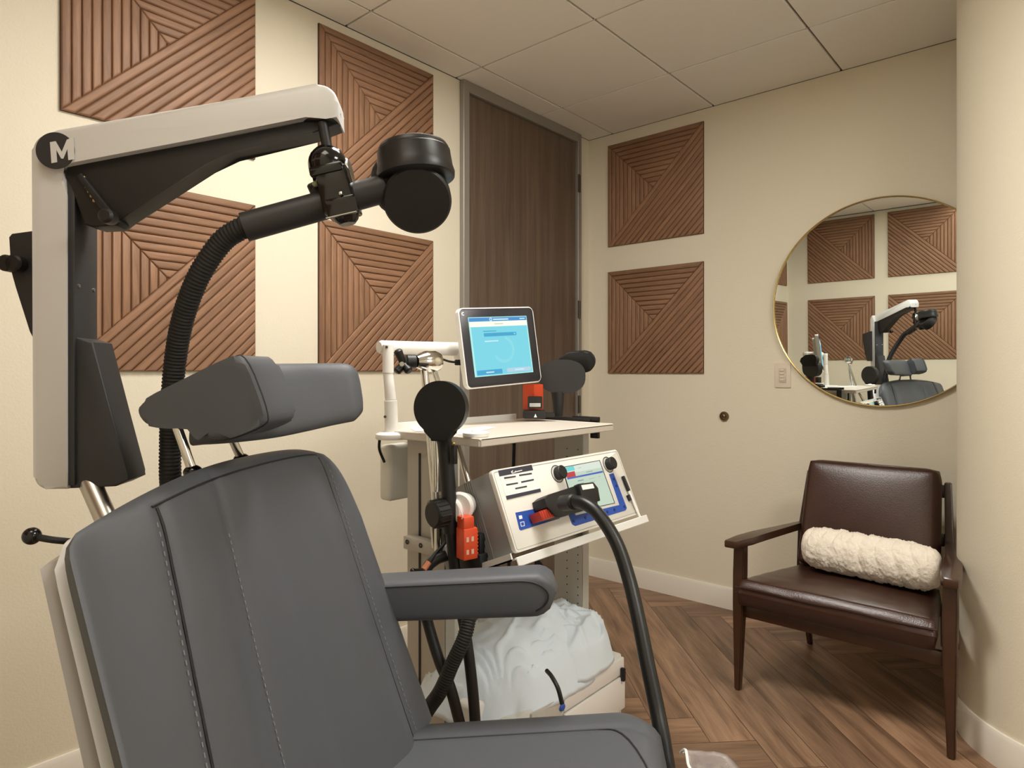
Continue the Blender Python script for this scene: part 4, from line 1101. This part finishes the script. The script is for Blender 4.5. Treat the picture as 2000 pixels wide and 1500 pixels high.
# ------------------------------------------------------------------ chrome articulated holder arm
tj = thing('articulated_holder', tuple(P(870, 1000, 1.66)), 'chrome articulated holder arm with black star knob at its elbow, behind the round coil', 'holder arm')
bm = B(); ax = (P(856, 706, 1.75)-P(812, 706, 1.70)).normalized()
M = zframe(P(812, 706, 1.70), P(858, 706, 1.75)-P(812, 706, 1.70))
L_ = (P(858, 706, 1.75)-P(812, 706, 1.70)).length
lathe(bm, [(0, 0), (.016, 0), (.024, L_*.25), (.028, L_*.4), (.029, L_*.75), (.024, L_*.95), (.018, L_), (0, L_)], M, 40); obj('elbow_joint', bm, M_CHROME, tj)
bm = B(); cyl(bm, P(793, 706, 1.69), P(812, 706, 1.70), .018, 24, bev=.002)
kc = P(788, 711, 1.685)
for (x_, y_) in ((776, 683), (774, 727), (800, 726)): cyl(bm, kc, P(x_, y_, 1.675), .009, 12, r2=.0115, bev=.004)
obj('star_knob', bm, M_BLK, tj)
bm = B(); cyl(bm, P(785, 711, 1.662), P(785, 711, 1.67), .006, 14); obj('knob_cap', bm, M_ALU, tj)
for (a, b, r_) in ((P(829, 722, 1.72), P(851, 985, 1.70), .0105), (P(848, 724, 1.74), P(893, 865, 1.72), .0075), (P(893, 865, 1.72), P(926, 985, 1.66), .010), (P(850, 860, 1.705), P(852, 960, 1.70), .012)):
    bm = B()
    if r_ == .010: tube(bm, [a, a.lerp(b, .45), a.lerp(b, .8), b], r_, 18, smooth=4, rf=lambda i, n: .62+.6*min(1, i/n*1.3))
    else: cyl(bm, a, b, r_, 18)
    obj('tube', bm, M_CHROME, tj)
bm = B(); ball(bm, P(925, 984, 1.66), .0135); cyl(bm, P(925, 984, 1.66), P(895, 985, 1.64), .007, 12); obj('end_ball', bm, M_CHROME, tj)
bm = B(); a, b = P(860, 1004, 1.60), P(880, 994, 1.63); cyl(bm, P(876, 998, 1.60), P(890, 994, 1.63), .034, 32, bev=.004); obj('clamp_ring', bm, M_WHITE, tj)
bm = B(); cyl(bm, P(897, 990, 1.60), P(912, 984, 1.64), .036, 32, r2=.028, bev=.006); obj('clamp_ring', bm, M_WHITE, tj)
bm = B(); vs = lathe(bm, [(0, 0), (.027, 0), (.032, .004), (.033, .035), (.030, .039), (0, .039)], zframe(P(843, 1006, 1.565), P(876, 998, 1.60)-P(843, 1006, 1.565)), 48)
obj('clamp_knob', bm, M_BLK, tj, angle=30)
bm = B(); Mz = zframe(P(843, 1006, 1.565), P(876, 998, 1.60)-P(843, 1006, 1.565))
for k in range(16):
    a_ = 2*PI*k/16; tube(bm, [Mz @ Vector((.0325*math.cos(a_), .0325*math.sin(a_), .006)), Mz @ Vector((.0335*math.cos(a_), .0335*math.sin(a_), .034))], .0022, 6, smooth=0)
obj('knob_rib', bm, M_BLK, tj)
bm = B(); cyl(bm, P(857, 1030, 1.68), P(857, 1075, 1.68), .012, 16); cyl(bm, P(845, 1025, 1.69), P(848, 1070, 1.69), .006, 10); obj('mount_stub', bm, M_CHROME, tj)

# ------------------------------------------------------------------ round coil on its stem
tr = thing('round_coil', tuple(P(885, 1120, 1.6)), 'flat round black coil paddle standing upright in front of the cart', 'treatment coil')
fd_ = MC @ Vector((-.22, -.97, .02))    # the disc faces the camera, turned slightly left
M = zframe(P(858, 797, 1.575), fd_)
bm = B()
poly = [(.0655*math.cos(math.radians(a)), .0655*math.sin(math.radians(a))) for a in range(-62, 243, 6)]
poly = poly[::1] + [(-.024, -.072), (-.020, -.080), (.020, -.080), (.024, -.072)]
up_ = Vector((0, 0, 1)); zx = fd_.normalized(); xx = up_.cross(zx).normalized(); yy = zx.cross(xx)
M = frame(P(858, 797, 1.575), xx, yy, zx)
prism(bm, poly, .030, M, z0=-.030, bev=.004, seg=3); obj('coil_disc', bm, mat('coil_black', (14, 13, 13), .45), tr, angle=40)
bm = B(); tube(bm, [P(866, 853, 1.59), P(870, 880, 1.60), P(876, 960, 1.60), P(880, 1040, 1.60)], .0185, 20, smooth=5); obj('handle', bm, M_BLK, tr)
bm = B(); box(bm, P(887, 888, 1.575), (.012, .012, .045), r=.002); obj('switch_housing', bm, M_BLKM, tr)
bm = B(); ball(bm, P(886, 866, 1.57), .004); obj('trigger', bm, M_BRASS, tr)
bm = B(); tube(bm, [P(880, 1035, 1.60), P(886, 1090, 1.60), P(893, 1150, 1.60), P(908, 1230, 1.59), P(918, 1300, 1.58), P(926, 1380, 1.58), P(932, 1480, 1.6)], .0135, 16, smooth=8); obj('cable', bm, M_BLK, tr)

# orange connector parked on the cart side
to = thing('orange_connector', tuple(P(915, 1092, 1.56)), 'orange ribbed connector hanging beside the round coil stem', 'connector')
Mo = frame(P(912, 1050, 1.58), (MC @ Vector((.80, .60, 0))).normalized(), (MC @ Vector((-.60, .80, 0))).normalized(), (0, 0, 1))
bm = B(); box(bm, (0, 0, -.012), (.040, .036, .075), Mo, r=.003); box(bm, (-.004, 0, .036), (.030, .032, .034), Mo, r=.003); ob = obj('connector_body', bm, M_ORANGE, to)
bm = B()
for k in range(7): box(bm, (.0205, 0, .014-.0085*k), (.003, .034, .004), Mo, r=.001)
obj('grip_rib', bm, M_ORANGE, ob)
bm = B()
for dx, dz in ((-.010, .0), (.004, .0), (-.010, -.030), (.004, -.030)): box(bm, (dx, -.0185, dz), (.007, .001, .011), Mo)
obj('contact_window', bm, mat('pale_window', (230, 190, 160), .5), ob, False)
bm = B(); tube(bm, [P(897, 990, 1.57), P(903, 1005, 1.56), P(902, 1014, 1.56)], .0012, 6); obj('tie', bm, M_WHITE, to)
bm = B(); box(bm, P(938, 1062, 1.63), (.04, .045, .06), r=.003); box(bm, P(930, 1095, 1.63), (.075, .05, .05), r=.003); box(bm, P(960, 1106, 1.64), (.03, .03, .02), r=.003)
tag(obj('connector_socket', bm, M_BLK), 'black stepped connector socket behind the orange connector under the console', 'connector')
# bunch of short cables on the left post
bm = B(); tube(bm, [P(872, 1085, 1.63), P(850, 1094, 1.62), P(832, 1115, 1.61), P(826, 1170, 1.60), P(838, 1225, 1.60), P(858, 1290, 1.58), P(880, 1345, 1.56), P(900, 1420, 1.58)], .0135, 16, smooth=8)
tag(obj('black_cable', bm, M_BLK), 'thick black cable looping down the left side of the cart below the padded armrest', 'cable')
bm = B(); tube(bm, [P(870, 1035, 1.66), P(868, 1060, 1.65), P(850, 1082, 1.62), P(838, 1098, 1.60)], .005, 10); tube(bm, [P(838, 1098, 1.60), P(828, 1112, 1.59)], .007, 10, smooth=0, mi=1)
tag(obj('sensor_lead', bm, [M_BLKM, mat('peach_sleeve', (205, 130, 90), .5)]), 'thin black lead with a peach sleeve beside the left cart post', 'cable')
bm = B(); cyl(bm, P(806, 1115, 1.60), P(832, 1113, 1.60), .005, 12); ball(bm, P(806, 1115, 1.60), .007)
tag(obj('rail_pin', bm, M_GLOSS), 'short black pin lying level just above the padded armrest by the left post', 'pin')
# cables hanging behind the console
bm = B(); tube(bm, [(-1.40, 1.63, SZ-.01), (-1.41, 1.63, .8), (-1.42, 1.62, .5), (-1.40, 1.60, .2)], .006, 8)
tag(obj('hanging_cable', bm, M_BLKM), 'thin black cable hanging straight down behind the console', 'cable')
bm = B()
for dx in (0, .02, .04): tube(bm, [(-1.34+dx, 1.66-dx, .62), (-1.33+dx, 1.655, .55), (-1.35+dx*.5, 1.65, .42), (-1.36, 1.64, .25)], .005, 8)
tag(obj('cable_bundle', bm, M_BLKM), 'bundle of thin black cables below the console tray', 'cable')

# ------------------------------------------------------------------ figure-eight coil at the right end of the shelf
t8 = thing('angled_coil', tuple(P(1095, 812, 2.26)), 'black angled twin coil on a tapered handle at the far end of the cart shelf', 'treatment coil')
zx = (MC @ Vector((-.1, -.99, .05))).normalized(); xx = Vector((0, 0, 1)).cross(zx).normalized(); yy = zx.cross(xx)
M = frame(P(1098, 735, 2.26), xx, yy, zx)
bm = B()
pl = [(.082*math.cos(a)*(1.0), .060*math.sin(a)*(1 if math.sin(a) < 0 else 1.0)) for a in [2*PI*k/48 for k in range(48)]]
pl = [(math.copysign(abs(x/.082)**.8, x)*.080, math.copysign(abs(y/.060)**.8, y)*.058) for x, y in pl]
prism(bm, pl, .03, M, z0=-.03, bev=.005, seg=3); obj('front_wing', bm, mat('coil_charcoal', (34, 33, 33), .55), t8, angle=40)
zx2 = (MC @ Vector((-.25, -.93, -.2))).normalized(); xx2 = Vector((0, 0, 1)).cross(zx2).normalized(); yy2 = zx2.cross(xx2)
M2 = frame(P(1122, 706, 2.33), xx2, yy2, zx2); bm = B()
pl = [(.036+.038*math.cos(math.radians(a)), .038*math.sin(math.radians(a))) for a in range(-100, 101, 10)] + [(-.02, .036), (-.055, .012), (-.06, -.01), (-.03, -.04)]
prism(bm, pl, .03, M2, z0=-.015, bev=.004, seg=3); obj('rear_wing', bm, M_BLKM, t8, angle=40)
bm = B(); tube(bm, [P(1089, 765, 2.275), P(1090, 790, 2.275), P(1090, 813, 2.275)], .024, 16, smooth=4, rf=lambda i, n: 1.05-.42*i/n, flat=.8); obj('handle', bm, MATS['coil_charcoal'], t8)
t9 = thing('orange_plug', tuple(P(1040, 812, 2.2)), 'orange plug with black label standing behind the monitor on the shelf', 'connector')
bm = B(); box(bm, P(1041, 775, 2.22), (.05, .05, .085), r=.003); obj('plug_shell', bm, M_ORANGE, t9)
bm = B()
M9 = frame(P(1045, 785, 2.16), MC @ Vector((1, 0, 0)), (0, 0, 1), MC @ Vector((0, -1, 0)))
prism(bm, rrect(-.024, -.022, .024, .018, .003), .02, M9, z0=-.02); pbk = obj('plug_cover', bm, M_BLK, t9)
bm = B(); prism(bm, rrect(-.018, -.016, .018, -.004, .001), .001, M9); obj('plug_label', bm, mat('grey_sticker', (190, 190, 190), .5), pbk, False)
bm = B(); prism(bm, rrect(-.04, -.055, .035, -.028, .006), .05, M9, z0=-.04, bev=.003); prism(bm, rrect(.03, -.05, .065, -.036, .003), .03, M9, z0=-.03); bs = obj('plug_base', bm, M_BLK, t9)
bm = B(); prism(bm, [(-.004, -.050), (.006, -.050), (.001, -.038)], .001, M9, z0=.0105); obj('warning_triangle', bm, M_PAPER, bs, False)

# ------------------------------------------------------------------ white unit and disposable sheets on the bottom shelf
tb = thing('power_unit', (-1.25, 1.50, .14), 'white boxy unit under the pale blue sheets at the foot of the cart', 'equipment unit')
bm = B(); box(bm, (-1.25, 1.49, .24), (.36, .53, .20), r=.008); obj('unit_body', bm, M_CARTW, tb)
bm = B(); box(bm, (-1.068, 1.60, .305), (.012, .31, .05), r=.004); box(bm, (-1.064, 1.60, .225), (.010, .31, .10), r=.003); obj('front_door', bm, M_WHITE, tb)
bm = B(); box(bm, (-1.066, 1.37, .25), (.008, .13, .16), r=.002); obj('side_panel', bm, M_CART, tb)
bm = B(); ball(bm, (-1.060, 1.432, .30), .012, (.4, 1, .8)); obj('power_button', bm, M_BLUE, tb)
bm = B(); box(bm, (-1.055, 1.735, .285), (.014, .012, .04), r=.003); obj('latch', bm, M_BLK, tb)
bm = B(); tube(bm, [P(1068, 1310, 1.63), P(1078, 1322, 1.60), P(1090, 1345, 1.57), P(1098, 1375, 1.56)], .0055, 10)
obj('power_cord', bm, M_BLK, tb)
def sheets(name, cx, cy, hx, hy, z0, H, seed, label, zdrop=.06, ridge=.5, amp=.014):
    bm = B(); NU, NV = 64, 150; rows = []
    for i in range(NU+1):
        r = i/NU; row = []
        for k in range(NV):
            th = 2*PI*k/NV; c, s_ = math.cos(th), math.sin(th)
            e = 2/2.8; X = math.copysign(abs(c)**e, c)*hx*r; Y = math.copysign(abs(s_)**e, s_)*hy*r
            lump = 1 + .25*noise.noise(Vector((X*5+seed, Y*5, 0)))
            z = H*lump*(1-r**3.5)
            n1 = noise.noise(Vector((X*6+seed*3, Y*6, 1.5))); ang = n1*3.5 + .8
            d_ = X*math.cos(ang)*38 + Y*math.sin(ang)*38
            w = (1-abs(math.sin(d_)))**2*amp + .006*noise.noise(Vector((X*22, Y*22, seed)))
            n2 = 1-abs(noise.noise(Vector((X*9+5, Y*4+seed, 4))))*2.0
            w += max(0, n2)**4*.014
            z += w*(1 if r < .93 else .4)
            if r > .88: z -= zdrop*(r-.88)/.12
            bul = 1+.05*noise.noise(Vector((c*2, s_*2, seed+9)))
            row.append(bm.verts.new((cx+X*bul, cy+Y*bul, z0+z)) if i else None)
        if i == 0:
            v = bm.verts.new((cx, cy, z0+H)); row = [v]*NV
        rows.append(row)
    for i in range(NU):
        for k in range(NV):
            k2 = (k+1) % NV
            if i == 0: bm.faces.new((rows[0][0], rows[1][k], rows[1][k2]))
            else: bm.faces.new((rows[i][k], rows[i+1][k], rows[i+1][k2], rows[i][k2]))
    o = obj(name, bm, M_SHEET, angle=180)
    md = o.modifiers.new('solid', 'SOLIDIFY'); md.thickness = .003; md.offset = 1
    return tag(o, label, 'disposable sheets', 'disposable sheets on the cart foot')
sheets('folded_sheets', -1.245, 1.455, .185, .30, .345, .14, 2.0, 'crumpled pale blue disposable sheets heaped on the white unit at the cart foot', .03)
sheets('folded_sheets', -1.20, 1.60, .15, .165, .385, .075, 7.3, 'upper fold of the pale blue sheets pushed against the perforated post', .05)
bm = B(); box(bm, (-1.165, 1.188, .27), (.06, .055, .22), r=.012, seg=3)
tag(obj('white_canister', bm, M_WHITE), 'white upright plastic case between the hanging cables left of the blue sheets', 'case')
